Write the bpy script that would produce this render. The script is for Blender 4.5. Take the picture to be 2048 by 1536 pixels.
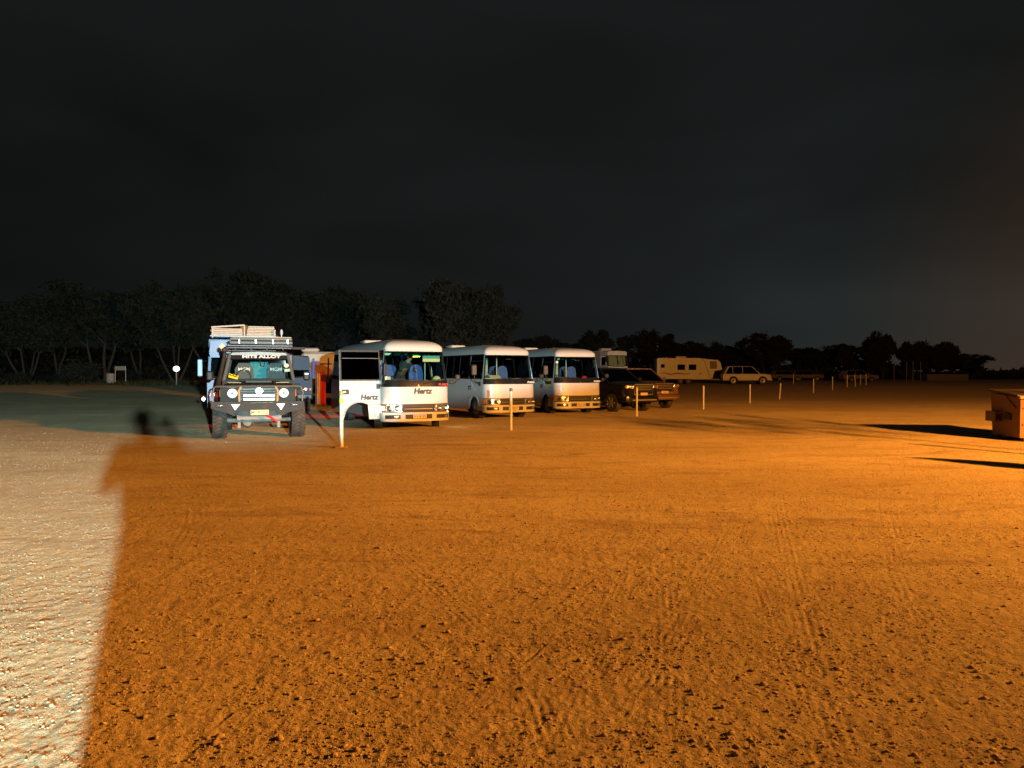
import bpy, math, random
import numpy as np
from mathutils import Vector, Matrix, Euler

# ------------------------------------------------------------------ clear
for o in list(bpy.data.objects): bpy.data.objects.remove(o)
S = bpy.context.scene
C = S.collection
R = math.radians

# ------------------------------------------------------------------ camera
CAM_H = 1.65
FPX = 1500.0                      # focal length in pixels of the 2048 px wide photo
PITCH = math.atan(24 / FPX)       # the camera looks slightly down
cd = bpy.data.cameras.new('camera')
cam = bpy.data.objects.new('camera', cd); C.objects.link(cam)
cam.location = (0, 0, CAM_H)
cam.rotation_euler = (math.pi/2 - PITCH, 0, 0)
cd.sensor_width = 36; cd.lens = 36 * FPX / 2048
cd.clip_start = 0.05; cd.clip_end = 9000
S.camera = cam

# ------------------------------------------------------------------ night sky
w = bpy.data.worlds.new('World'); S.world = w; w.use_nodes = True
nt = w.node_tree; nt.nodes.clear()
def wn(t, **k):
    n = nt.nodes.new(t)
    for a, b in k.items(): setattr(n, a, b)
    return n
def wm(op, a, b=None, c=None, clamp=False):
    n = nt.nodes.new('ShaderNodeMath'); n.operation = op; n.use_clamp = clamp
    for i, v in enumerate((a, b, c)):
        if v is None: continue
        if isinstance(v, (int, float)): n.inputs[i].default_value = v
        else: nt.links.new(v, n.inputs[i])
    return n.outputs[0]
tc = wn('ShaderNodeTexCoord'); sx = wn('ShaderNodeSeparateXYZ')
nt.links.new(tc.outputs['Generated'], sx.inputs[0])
X, Y, Z = sx.outputs
# overcast night cloud: slow noise stretched along the horizon
mp = wn('ShaderNodeMapping'); mp.inputs['Scale'].default_value = (1.0, 1.0, 3.2)
nt.links.new(tc.outputs['Generated'], mp.inputs[0])
nz = wn('ShaderNodeTexNoise'); nz.inputs['Scale'].default_value = 2.1
nz.inputs['Detail'].default_value = 2.2; nz.inputs['Roughness'].default_value = .48
nz.inputs['Distortion'].default_value = .35
nt.links.new(mp.outputs[0], nz.inputs[0])
el = wm('MAXIMUM', Z, 0)
ga = wm('ADD', wm('MULTIPLY', X, .52), wm('MULTIPLY', Y, .85))      # towards the town glow
ga = wm('MAXIMUM', ga, 0)
glow = wm('MULTIPLY', wm('POWER', ga, 7), wm('POWER', wm('SUBTRACT', 1, el), 5))
cl = wm('ADD', .30, wm('MULTIPLY', nz.outputs[0], 1.4))
base = wn('ShaderNodeCombineColor')
mm = wm('ADD', wm('ADD', .0056, wm('MULTIPLY', el, .0065)), wm('MULTIPLY', glow, .0190))
mm = wm('MULTIPLY', mm, cl)
wd_ = wn('ShaderNodeMapRange'); wd_.interpolation_type = 'SMOOTHSTEP'; wd_.inputs[1].default_value = .86; wd_.inputs[2].default_value = .985
nt.links.new(wm('ADD', wm('MULTIPLY', X, .80), wm('MULTIPLY', Y, .60)), wd_.inputs[0])
warm = wm('MULTIPLY', wd_.outputs[0], wm('POWER', wm('SUBTRACT', 1, el), 2.4))
nt.links.new(wm('ADD', wm('MULTIPLY', mm, .93), wm('MULTIPLY', warm, .030)), base.inputs[0])
nt.links.new(wm('ADD', wm('MULTIPLY', mm, 1.10), wm('MULTIPLY', warm, .0095)), base.inputs[1])
nt.links.new(wm('ADD', wm('MULTIPLY', mm, 1.07), wm('MULTIPLY', warm, .0004)), base.inputs[2])
bg = wn('ShaderNodeBackground'); bg.inputs[1].default_value = 1.0
nt.links.new(base.outputs[0], bg.inputs[0])
wo = wn('ShaderNodeOutputWorld'); nt.links.new(bg.outputs[0], wo.inputs[0])

# ------------------------------------------------------------------ the two lamps that light the yard
SODIUM = Vector((15.5, 4.2, 5.0))         # street lamp right of the frame
FLOOD = Vector((5.4, -11.7, 2.36))        # white work light behind the photographer
def lamp(name, kind, loc, power, col, size, **k):
    d = bpy.data.lights.new(name, kind); d.energy = power; d.color = col
    d.shadow_soft_size = size
    for a, b in k.items(): setattr(d, a, b)
    o = bpy.data.objects.new(name, d); C.objects.link(o); o.location = loc
    return o
SODIUM_W, FLOOD_W = 47000, 62000
lamp('sodium_light', 'POINT', SODIUM, SODIUM_W, (1, .355, .045), .15)
fl = lamp('flood_light', 'SPOT', FLOOD, FLOOD_W, (.665, .985, 1.0), .105, spot_size=R(100), spot_blend=1.0)
aim = Vector((-8.0, 12.0, 0.3)) - FLOOD
fl.rotation_euler = aim.to_track_quat('-Z', 'Y').to_euler()

S.view_settings.view_transform = 'Standard'; S.view_settings.look = 'None'
S.view_settings.exposure = 0; S.view_settings.gamma = 1
S.view_settings.use_curve_mapping = False
try:
    S.cycles.caustics_reflective = False; S.cycles.caustics_refractive = False
    S.cycles.transparent_max_bounces = 24
except Exception: pass

# ------------------------------------------------------------------ helpers
def rise(y):
    t = min(1, max(0, (y - 44) / 31.0)); return .35 * t * t * (3 - 2 * t)
def at(px, py, h=None):
    """ground point seen at photo pixel (px, py)"""
    dx, dz = (px - 1024) / FPX, -(py - 768) / FPX
    c, s = math.cos(PITCH), math.sin(PITCH)
    d = Vector((dx, c + dz * s, -s + dz * c))
    zz = 0.0
    for _ in range(30):
        t = (zz - CAM_H) / d.z; p = d * t; n = rise(p.y)
        zz = zz * .5 + n * .5
    return Vector((p.x, p.y, zz))
def at_d(px, d):
    return Vector(((px - 1024) / FPX * d, d, rise(d)))

def mat(name, col, rough=.6, metal=0, var=.12, scale=8, emit=None, es=0, bump=0, bscale=60, coat=0, spec=.5, stain=None, stain_s=2):
    m = bpy.data.materials.new(name); m.use_nodes = True
    t = m.node_tree; b = t.nodes['Principled BSDF']
    b.inputs['Roughness'].default_value = rough; b.inputs['Metallic'].default_value = metal
    b.inputs['Coat Weight'].default_value = coat; b.inputs['Specular IOR Level'].default_value = spec
    tcn = t.nodes.new('ShaderNodeTexCoord')
    n = t.nodes.new('ShaderNodeTexNoise'); n.inputs['Scale'].default_value = scale; n.inputs['Detail'].default_value = 5
    t.links.new(tcn.outputs['Object'], n.inputs[0])
    mx = t.nodes.new('ShaderNodeMix'); mx.data_type = 'RGBA'
    mx.inputs[6].default_value = [c * (1 - var) for c in col] + [1]
    mx.inputs[7].default_value = [min(1, c * (1 + var)) for c in col] + [1]
    t.links.new(n.outputs[0], mx.inputs[0]); out = mx.outputs[2]
    if stain:
        n2 = t.nodes.new('ShaderNodeTexNoise'); n2.inputs['Scale'].default_value = stain_s; n2.inputs['Detail'].default_value = 6
        n2.inputs['Roughness'].default_value = .65
        t.links.new(tcn.outputs['Object'], n2.inputs[0])
        rp = t.nodes.new('ShaderNodeMapRange'); rp.inputs[1].default_value = .48; rp.inputs[2].default_value = .75; rp.inputs[4].default_value = .55
        t.links.new(n2.outputs[0], rp.inputs[0])
        m2 = t.nodes.new('ShaderNodeMix'); m2.data_type = 'RGBA'; m2.inputs[7].default_value = list(stain) + [1]
        t.links.new(rp.outputs[0], m2.inputs[0]); t.links.new(out, m2.inputs[6]); out = m2.outputs[2]
    t.links.new(out, b.inputs['Base Color'])
    if bump:
        nb = t.nodes.new('ShaderNodeTexNoise'); nb.inputs['Scale'].default_value = bscale; nb.inputs['Detail'].default_value = 4
        t.links.new(tcn.outputs['Object'], nb.inputs[0])
        bp = t.nodes.new('ShaderNodeBump'); bp.inputs['Strength'].default_value = 1; bp.inputs['Distance'].default_value = bump
        t.links.new(nb.outputs[0], bp.inputs['Height']); t.links.new(bp.outputs[0], b.inputs['Normal'])
    if emit:
        b.inputs['Emission Color'].default_value = list(emit) + [1]; b.inputs['Emission Strength'].default_value = es
    return m
def glass(name, tint, refl=.12, haze=0.0, hcol=(.1, .1, .1)):
    m = bpy.data.materials.new(name); m.use_nodes = True
    t = m.node_tree; t.nodes.clear()
    tr = t.nodes.new('ShaderNodeBsdfTransparent'); tr.inputs[0].default_value = list(tint) + [1]
    gl = t.nodes.new('ShaderNodeBsdfGlossy'); gl.inputs['Roughness'].default_value = .03
    lw = t.nodes.new('ShaderNodeLayerWeight'); lw.inputs[0].default_value = refl
    mx = t.nodes.new('ShaderNodeMixShader'); o = t.nodes.new('ShaderNodeOutputMaterial')
    t.links.new(lw.outputs['Fresnel'], mx.inputs[0]); t.links.new(tr.outputs[0], mx.inputs[1]); t.links.new(gl.outputs[0], mx.inputs[2])
    out = mx.outputs[0]
    if haze:
        df = t.nodes.new('ShaderNodeBsdfDiffuse'); df.inputs[0].default_value = list(hcol) + [1]
        m2 = t.nodes.new('ShaderNodeMixShader'); m2.inputs[0].default_value = haze
        t.links.new(out, m2.inputs[1]); t.links.new(df.outputs[0], m2.inputs[2]); out = m2.outputs[0]
    t.links.new(out, o.inputs[0])
    return m

class MB:
    def __init__(s): s.v = []; s.f = []
    def add(s, vs, fs):
        k = len(s.v); s.v += [tuple(p) for p in vs]; s.f += [tuple(i + k for i in f) for f in fs]; return s
    def box(s, cx, cy, cz, sx, sy, sz, rot=None, tx=1, ty=1):
        """box by centre and size; tx, ty taper the top"""
        vs = []
        for z in (-.5, .5):
            kx, ky = (tx, ty) if z > 0 else (1, 1)
            for x, y in ((-.5, -.5), (.5, -.5), (.5, .5), (-.5, .5)):
                vs.append(Vector((x * sx * kx, y * sy * ky, z * sz)))
        if rot: e = Euler(rot).to_matrix(); vs = [e @ v for v in vs]
        c = Vector((cx, cy, cz))
        return s.add([v + c for v in vs], [(3, 2, 1, 0), (4, 5, 6, 7), (0, 1, 5, 4), (1, 2, 6, 5), (2, 3, 7, 6), (3, 0, 4, 7)])
    def bbox(s, cx, cy, cz, sx, sy, sz, r=.03, rot=None):
        """box with chamfered edges"""
        r = min(r, sx * .45, sy * .45, sz * .45); vs = []
        hx, hy, hz = sx / 2, sy / 2, sz / 2
        rings = [(hx - r, hy - r, -hz), (hx, hy, -hz + r), (hx, hy, hz - r), (hx - r, hy - r, hz)]
        for (x, y, z) in rings:
            q = r if x == hx else r * .4
            vs += [Vector(p) for p in ((-x + q, -y, z), (x - q, -y, z), (x, -y + q, z), (x, y - q, z), (x - q, y, z), (-x + q, y, z), (-x, y - q, z), (-x, -y + q, z))]
        if rot: e = Euler(rot).to_matrix(); vs = [e @ v for v in vs]
        c = Vector((cx, cy, cz)); fs = [tuple(range(7, -1, -1)), tuple(range(24, 32))]
        for k in range(3):
            for i in range(8): a = k * 8 + i; b = k * 8 + (i + 1) % 8; fs.append((a, b, b + 8, a + 8))
        return s.add([v + c for v in vs], fs)
    def tube(s, pts, rad, n=8, cap=True):
        pts = [Vector(p) for p in pts]
        if isinstance(rad, (int, float)): rad = [rad] * len(pts)
        vs = []; fs = []
        up = Vector((0, 0, 1)) if abs((pts[-1] - pts[0]).normalized().z) < .9 else Vector((1, 0, 0))
        for i, p in enumerate(pts):
            d = (pts[min(i + 1, len(pts) - 1)] - pts[max(i - 1, 0)]).normalized()
            a = d.cross(up).normalized(); b = d.cross(a).normalized()
            for k in range(n):
                t = 2 * math.pi * k / n; vs.append(p + (a * math.cos(t) + b * math.sin(t)) * rad[i])
        for i in range(len(pts) - 1):
            for k in range(n):
                a = i * n + k; b = i * n + (k + 1) % n; fs.append((a, b, b + n, a + n))
        if cap: fs.append(tuple(range(n))); fs.append(tuple(reversed(range(len(vs) - n, len(vs)))))
        return s.add(vs, fs)
    def lathe(s, prof, origin, axis='x', n=24):
        """prof: (radius, along) pairs spun round an axis through origin"""
        vs = []; fs = []; ox, oy, oz = origin
        for (r, a) in prof:
            for k in range(n):
                t = 2 * math.pi * k / n; c, d = r * math.cos(t), r * math.sin(t)
                if axis == 'x': vs.append((ox + a, oy + c, oz + d))
                elif axis == 'y': vs.append((ox + c, oy + a, oz + d))
                else: vs.append((ox + c, oy + d, oz + a))
        for i in range(len(prof) - 1):
            for k in range(n):
                a = i * n + k; b = i * n + (k + 1) % n; fs.append((a, b, b + n, a + n))
        return s.add(vs, fs)
    def prism(s, poly, axis, a, b):
        """2D polygon extruded between a and b; poly coords are the other two axes in order"""
        def P(u, v, t): return {'x': (t, u, v), 'y': (u, t, v), 'z': (u, v, t)}[axis]
        n = len(poly); vs = [P(u, v, a) for u, v in poly] + [P(u, v, b) for u, v in poly]
        fs = [tuple(range(n)), tuple(range(2 * n - 1, n - 1, -1))]
        for i in range(n): j = (i + 1) % n; fs.append((i, i + n, j + n, j))
        return s.add(vs, fs)
    def build(s, name, m, parent=None, smooth=False, loc=None, rot=None):
        me = bpy.data.meshes.new(name); me.from_pydata(s.v, [], s.f); me.materials.append(m)
        import bmesh
        bm = bmesh.new(); bm.from_mesh(me); bmesh.ops.recalc_face_normals(bm, faces=bm.faces); bm.to_mesh(me); bm.free()
        if smooth:
            me.polygons.foreach_set('use_smooth', [True] * len(me.polygons))
            try: me.set_sharp_from_angle(angle=R(38))
            except Exception: pass
        o = bpy.data.objects.new(name, me); C.objects.link(o); o.parent = parent
        if loc: o.location = loc
        if rot: o.rotation_euler = rot
        return o
def split(o, name):
    """one object per loose piece"""
    me = o.data; n = len(me.vertices); par = list(range(n))
    def f(a):
        while par[a] != a: par[a] = par[par[a]]; a = par[a]
        return a
    for e in me.edges: par[f(e.vertices[0])] = f(e.vertices[1])
    g = {}
    for p in me.polygons: g.setdefault(f(p.vertices[0]), []).append(p)
    for ps in g.values():
        ix = {}; vs = []; fs = []
        for p in ps:
            t = []
            for v in p.vertices:
                if v not in ix: ix[v] = len(vs); vs.append(tuple(me.vertices[v].co))
                t.append(ix[v])
            fs.append(tuple(t))
        m2 = bpy.data.meshes.new(name); m2.from_pydata(vs, [], fs)
        for m in me.materials: m2.materials.append(m)
        m2.polygons.foreach_set('use_smooth', [p.use_smooth for p in ps])
        try: m2.set_sharp_from_angle(angle=R(38))
        except Exception: pass
        q = bpy.data.objects.new(name, m2); C.objects.link(q); q.parent = o.parent; q.location = o.location; q.rotation_euler = o.rotation_euler
    bpy.data.objects.remove(o)
def bx(name, m, parent, *a, **k): return MB().box(*a, **k).build(name, m, parent)
def bb(name, m, parent, *a, **k): return MB().bbox(*a, **k).build(name, m, parent, smooth=True)
def tb(name, m, parent, pts, r, n=8): return MB().tube(pts, r, n).build(name, m, parent, smooth=True)
def tag(o, label, cat, group=None):
    o['label'] = label; o['category'] = cat
    if group: o['group'] = group
    return o
def thing(name, label, cat, loc=(0, 0, 0), rz=0, group=None):
    o = bpy.data.objects.new(name, None); C.objects.link(o); o.location = loc; o.rotation_euler = (0, 0, rz)
    o.empty_display_size = .2
    return tag(o, label, cat, group)
def kids(o): return [c for c in bpy.data.objects if c.parent == o]
def dup(o, parent=None):
    ks = kids(o); c = o.copy(); C.objects.link(c); c.parent = parent
    for k in ks: dup(k, c)
    return c
def text(txt, size, m, parent, loc, rot, name='lettering', shear=0, ext=.004, bold=0, align='CENTER', sx=1):
    cu = bpy.data.curves.new('txt', 'FONT'); cu.body = txt; cu.size = size; cu.shear = shear
    cu.extrude = ext; cu.offset = bold; cu.align_x = align; cu.align_y = 'CENTER'; cu.resolution_u = 3
    t = bpy.data.objects.new('txt', cu); C.objects.link(t)
    bpy.context.view_layer.update()
    me = bpy.data.meshes.new_from_object(t.evaluated_get(bpy.context.evaluated_depsgraph_get()))
    bpy.data.objects.remove(t); me.name = name
    me.materials.clear(); me.materials.append(m)
    o = bpy.data.objects.new(name, me); C.objects.link(o); o.parent = parent; o.location = loc; o.rotation_euler = rot
    o.scale = (sx, 1, 1)
    return o

# ------------------------------------------------------------------ materials
WHITE = mat('white_paint', (.51, .53, .54), .38, var=.05, coat=.18, stain=(.48, .42, .34), stain_s=1.3)
WHITE2 = mat('white_panel', (.62, .60, .54), .45, var=.05, stain=(.36, .30, .22), stain_s=2)
BLACKP = mat('black_paint', (.012, .012, .013), .18, var=.2, coat=.6)
BLACKT = mat('black_trim', (.014, .014, .015), .55, var=.2)
BROWNP = mat('bronze_paint', (.17, .095, .055), .35, metal=.25, var=.12, coat=.6)
GREYP = mat('grey_rack_metal', (.09, .095, .10), .45, metal=.5, var=.15)
DUSTY = mat('dusty_black_steel', (.022, .019, .016), .65, var=.25, stain=(.07, .045, .028), stain_s=4)
RUBBER = mat('tyre_rubber', (.052, .046, .040), .85, var=.25, stain=(.17, .11, .07), stain_s=7)
CHROME = mat('chrome', (.75, .75, .75), .15, metal=1, var=.03)
STEEL = mat('wheel_steel', (.42, .42, .41), .4, metal=.7, var=.12, stain=(.16, .10, .06), stain_s=6)
DARKIN = mat('dark_interior', (.03, .03, .032), .8, var=.2)
DASH = mat('dashboard_plastic', (.085, .08, .07), .7, var=.15)
CREAM = mat('cream_handrail', (.62, .58, .40), .4, var=.05)
SEATB = mat('blue_patterned_fabric', (.08, .13, .38), .9, var=.9, scale=16, bump=.004)
SEATG = mat('grey_seat_fabric', (.12, .13, .14), .9, var=.3, scale=20)
BLUEP = mat('blue_paint', (.035, .06, .27), .35, var=.1, coat=.3)
BLUEL = mat('pale_blue_paint', (.36, .52, .74), .35, var=.06, coat=.3)
LENS = mat('clear_lamp_lens', (.85, .86, .86), .08, metal=.85, var=.25, scale=22, bump=.01, bscale=30)
AMBER = mat('amber_lens', (.75, .24, .03), .25, var=.1)
REDL = mat('red_lens', (.5, .01, .01), .25, var=.1, emit=(1, .03, .02), es=2.5)
HEADGLARE = mat('headlight_glare', (.9, .9, .9), .2, emit=(.86, .95, 1), es=.9)  # glow stands in for flood light thrown back by the headlights
CORNERON = mat('lit_corner_lamp', (.9, .8, .6), .2, emit=(1, .78, .42), es=9)
PLATEY = mat('yellow_number_plate', (.80, .62, .16), .4, var=.04)
PLATEW = mat('white_number_plate', (.72, .55, .38), .4, var=.04)
INK = mat('black_lettering', (.012, .012, .012), .5)
WHITEINK = mat('white_lettering', (.8, .8, .78), .5)
REDINK = mat('red_lettering', (.62, .05, .04), .5)
YELLOW = mat('yellow_vinyl', (.82, .66, .03), .45, var=.06)
FLUO = mat('fluorescent_yellow_band', (.62, .90, .05), .4, var=.04)
POSTM = mat('white_post_plastic', (.74, .70, .60), .5, var=.08, stain=(.42, .28, .15), stain_s=5)
ORCAP = mat('ochre_post_cap', (.55, .33, .08), .55, var=.1)
WOOD = mat('pale_timber', (.56, .53, .47), .75, var=.22, scale=14, bump=.003)
WOODD = mat('brown_wicker', (.22, .12, .05), .8, var=.5, scale=40, bump=.01, bscale=80)
CLEAR = glass('clear_glass', (.78, .86, .84), .10)
TEALG = glass('green_tint_glass', (.10, .46, .42), .12)
TINT = glass('tinted_glass', (.10, .11, .12), .13)
TINT2 = glass('black_glass', (.02, .02, .022), .07)
PAPER = mat('paper', (.72, .68, .55), .8, var=.06)
TEALV = mat('teal_sunvisor', (.04, .32, .27), .6, var=.1)
YELV = mat('pale_yellow_sunvisor', (.62, .64, .36), .6, var=.08)
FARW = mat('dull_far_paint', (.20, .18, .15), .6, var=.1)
CRW = mat('cream_white_paint', (.80, .77, .66), .45, var=.04, stain=(.6, .52, .40), stain_s=1.5)
REDC = mat('red_cloth', (.60, .02, .03), .8, var=.15)
BROWNG = mat('ochre_graphic', (.33, .15, .03), .5, var=.15)
BARK = mat('pale_gum_bark', (.075, .072, .062), .85, var=.35, scale=3, bump=.02, bscale=12)
LEAF = mat('gum_leaves', (.022, .031, .021), .8, var=.25, scale=1.3)
LEAFD = mat('dark_leaves', (.020, .022, .012), .8, var=.4, scale=1.3)
GRASSM = mat('dry_verge_grass', (.085, .085, .035), .9, var=.5, scale=1.5)
BINM = mat('bin_steel', (.20, .095, .055), .5, var=.12, stain=(.20, .12, .07), stain_s=3)
GALV = mat('galvanised_steel', (.45, .46, .46), .45, metal=.6, var=.15)
CORR = mat('corrugated_iron', (.40, .40, .38), .5, metal=.4, var=.2)
SKIN = mat('skin', (.50, .29, .20), .6, var=.08)
SHIRTB = mat('pale_blue_shirt', (.30, .42, .50), .85, var=.1)
SHIRTG = mat('grey_green_shirt', (.05, .055, .045), .85, var=.1)
SHIRTD = mat('dark_jacket', (.03, .03, .04), .85, var=.1)
TROUS = mat('dark_trousers', (.025, .027, .035), .85, var=.1)
HAIR = mat('dark_hair', (.03, .02, .015), .8, var=.3)

# ------------------------------------------------------------------ noise for the ground relief
def vnoise(x, y, seed):
    xi = np.floor(x).astype(np.int64); yi = np.floor(y).astype(np.int64)
    fx = x - xi; fy = y - yi
    u = fx * fx * fx * (fx * (fx * 6 - 15) + 10); v = fy * fy * fy * (fy * (fy * 6 - 15) + 10)
    def h(a, b):
        n = (a * 374761393 + b * 668265263 + seed * 1442695041) & 0x7fffffff
        n = ((n ^ (n >> 13)) * 1274126177) & 0x7fffffff
        n = n ^ (n >> 16)
        t = (n & 0xffff) / 65535.0 * 2 * np.pi
        return np.cos(t), np.sin(t)
    r = []
    for (i, j) in ((0, 0), (1, 0), (0, 1), (1, 1)):
        c, s_ = h(xi + i, yi + j); r.append(c * (fx - i) + s_ * (fy - j))
    return (r[0] * (1 - u) + r[1] * u) * (1 - v) + (r[2] * (1 - u) + r[3] * u) * v * 1.0

TRACKS = []   # (points, half width, pitch of the ribs, depth)
def track(pix, hw, pitch, depth): TRACKS.append(([at(*p) for p in pix], hw, pitch, depth))
track([(1548, 862), (1543, 920), (1546, 960), (1560, 1040), (1585, 1150), (1612, 1260), (1650, 1420), (1700, 1600)], .12, .052, .010)
track([(1495, 1000), (1450, 1100), (1395, 1200), (1320, 1330), (1180, 1560)], .13, .046, .007)
track([(1316, 900), (1318, 1000), (1324, 1090), (1334, 1250), (1338, 1400), (1330, 1560)], .11, .046, .007)
track([(1400, 880), (1330, 990), (1262, 1140), (1190, 1300), (1080, 1500)], .11, .044, .006)
track([(640, 1010), (800, 1120), (950, 1262), (1060, 1400), (1120, 1560)], .13, .050, .008)
track([(1700, 870), (1850, 950), (2000, 1060), (2120, 1180)], .12, .06, .009)
track([(315, 890), (352, 940), (388, 990), (392, 1040), (350, 1120)], .20, .070, .009)
track([(455, 885), (560, 925), (680, 985), (860, 1060)], .22, .080, .009)
track([(600, 885), (720, 930), (900, 975), (1100, 1030)], .20, .075, .007)
track([(380, 1085), (450, 1112)], .14, .055, .010)
track([(880, 1520), (940, 1440), (1000, 1375), (1100, 1290), (1230, 1210)], .032, .05, .012)
track([(300, 1560), (470, 1430), (600, 1350), (760, 1290)], .06, .045, .009)
track([(1660, 1560), (1600, 1380), (1540, 1240), (1500, 1120)], .06, .042, .008)
track([(100, 1040), (130, 1010), (170, 965), (215, 1000), (190, 1040)], .16, .07, .009)
track([(760, 905), (900, 940), (1100, 960), (1300, 985), (1600, 1080)], .16, .065, .006)
track([(1810, 880), (1770, 1000), (1800, 1150), (1880, 1330)], .12, .055, .007)
track([(1240, 870), (1500, 980), (1800, 1180), (2060, 1400)], .12, .06, .007)

def ground_h(x, y, sp):
    """relief in metres; octaves finer than the local vertex spacing sp fade out"""
    h = np.zeros_like(x)
    OCT = [(9.0, .030, 1, 1), (3.1, .007, 2, 1), (1.15, .0042, 3, 1.25), (.43, .0030, 4, 1.2), (.19, .0037, 5, 1.0), (.085, .0042, 6, 1.0), (.042, .0034, 7, 1.0), (.024, .0020, 8, 1)]
    for wl, a, sd, st in OCT:
        k = np.clip(1.6 - 2.6 * sp / wl, 0, 1)
        n = vnoise(x / (wl * st), y / (wl / st * 1.0), sd)
        h += a * 1.5 * k * n
    # patches of loose, rougher earth
    ph = np.clip(vnoise(x / 2.3, y / 1.2, 21) * 2.2 + .15, 0, 1)
    k = np.clip(1.6 - 2.6 * sp / .07, 0, 1)
    h += ph * k * .012 * np.maximum(vnoise(x / .075, y / .06, 22) - .12, 0)
    for pts, hw, pitch, depth in TRACKS:
        x0 = min(p.x for p in pts) - .5; x1 = max(p.x for p in pts) + .5
        y0 = min(p.y for p in pts) - .5; y1 = max(p.y for p in pts) + .5
        m = (x > x0) & (x < x1) & (y > y0) & (y < y1)
        if not m.any(): continue
        xx, yy = x[m], y[m]; best = np.full(xx.shape, 9.0); lat = np.zeros(xx.shape); endf = np.zeros(xx.shape)
        nseg = len(pts) - 1; tot = 0
        for i in range(nseg):
            a, b = pts[i], pts[i + 1]; dx, dy = b.x - a.x, b.y - a.y; L = math.hypot(dx, dy)
            t = np.clip(((xx - a.x) * dx + (yy - a.y) * dy) / L / L, 0, 1)
            d = np.hypot(xx - a.x - t * dx, yy - a.y - t * dy)
            sg = np.sign((xx - a.x) * dy - (yy - a.y) * dx)
            k = d < best; best[k] = d[k]; lat[k] = (d * sg)[k]
            g = (i + t) / nseg; endf[k] = np.clip(np.minimum(g, 1 - g) * 6, 0, 1)[k]
        prof = np.exp(-(best / hw) ** 6) * endf
        wob = np.clip(.45 + 1.5 * vnoise(xx / .35, yy / .35, 9), 0, 1.3)
        h[m] += prof * wob * depth * .30 * (np.cos(2 * np.pi * lat / pitch) * .75 - .35)
    return h

def make_ground():
    dense = np.radians(np.linspace(-37.5, 37.5, 920))
    rest = np.radians(np.arange(40, 320.5, 4.0))
    ang = np.concatenate([dense, rest]); na = len(ang)
    r1 = np.linspace(.5, 2.5, 9)[:-1]; r2 = np.exp(np.linspace(np.log(2.5), np.log(66), 1020)); r3 = np.exp(np.linspace(np.log(66), np.log(5000), 46))[1:]
    rad = np.concatenate([r1, r2, r3]); nr = len(rad)
    A, Rr = np.meshgrid(ang, rad)
    x = (Rr * np.sin(A)).ravel(); y = (Rr * np.cos(A)).ravel()
    dr = np.gradient(rad); da = np.gradient(ang)
    sp = np.maximum(dr[:, None] * .7, Rr * np.abs(da)[None, :]).ravel()
    z = ground_h(x, y, sp)
    z *= np.clip((Rr.ravel() - .3) / 1.5, 0, 1)
    t = np.clip((y - 44) / 31, 0, 1); z += .35 * t * t * (3 - 2 * t)
    co = np.stack([x, y, z], 1)
    co = np.vstack([co, [[0, 0, 0]]])
    i = np.arange(nr - 1)[:, None] * na; j = np.arange(na)[None, :]; j2 = (j + 1) % na
    q = np.stack([i + j, i + na + j, i + na + j2, i + j2], -1).reshape(-1, 4)
    tr = np.stack([np.full(na, nr * na), np.arange(na), (np.arange(na) + 1) % na], 1)
    me = bpy.data.meshes.new('ground')
    me.vertices.add(len(co)); me.vertices.foreach_set('co', co.astype(np.float32).ravel())
    nl = q.size + tr.size; me.loops.add(nl)
    me.loops.foreach_set('vertex_index', np.concatenate([q.ravel(), tr.ravel()]).astype(np.int32))
    me.polygons.add(len(q) + len(tr))
    ls = np.concatenate([np.arange(len(q)) * 4, len(q) * 4 + np.arange(len(tr)) * 3]).astype(np.int32)
    me.polygons.foreach_set('loop_start', ls)
    me.polygons.foreach_set('use_smooth', np.ones(len(ls), dtype=bool))
    me.update(calc_edges=True); me.validate()
    if me.polygons[0].normal.z < 0: me.flip_normals()
    o = bpy.data.objects.new('ground', me); C.objects.link(o)
    o['kind'] = 'structure'; return o

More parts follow.
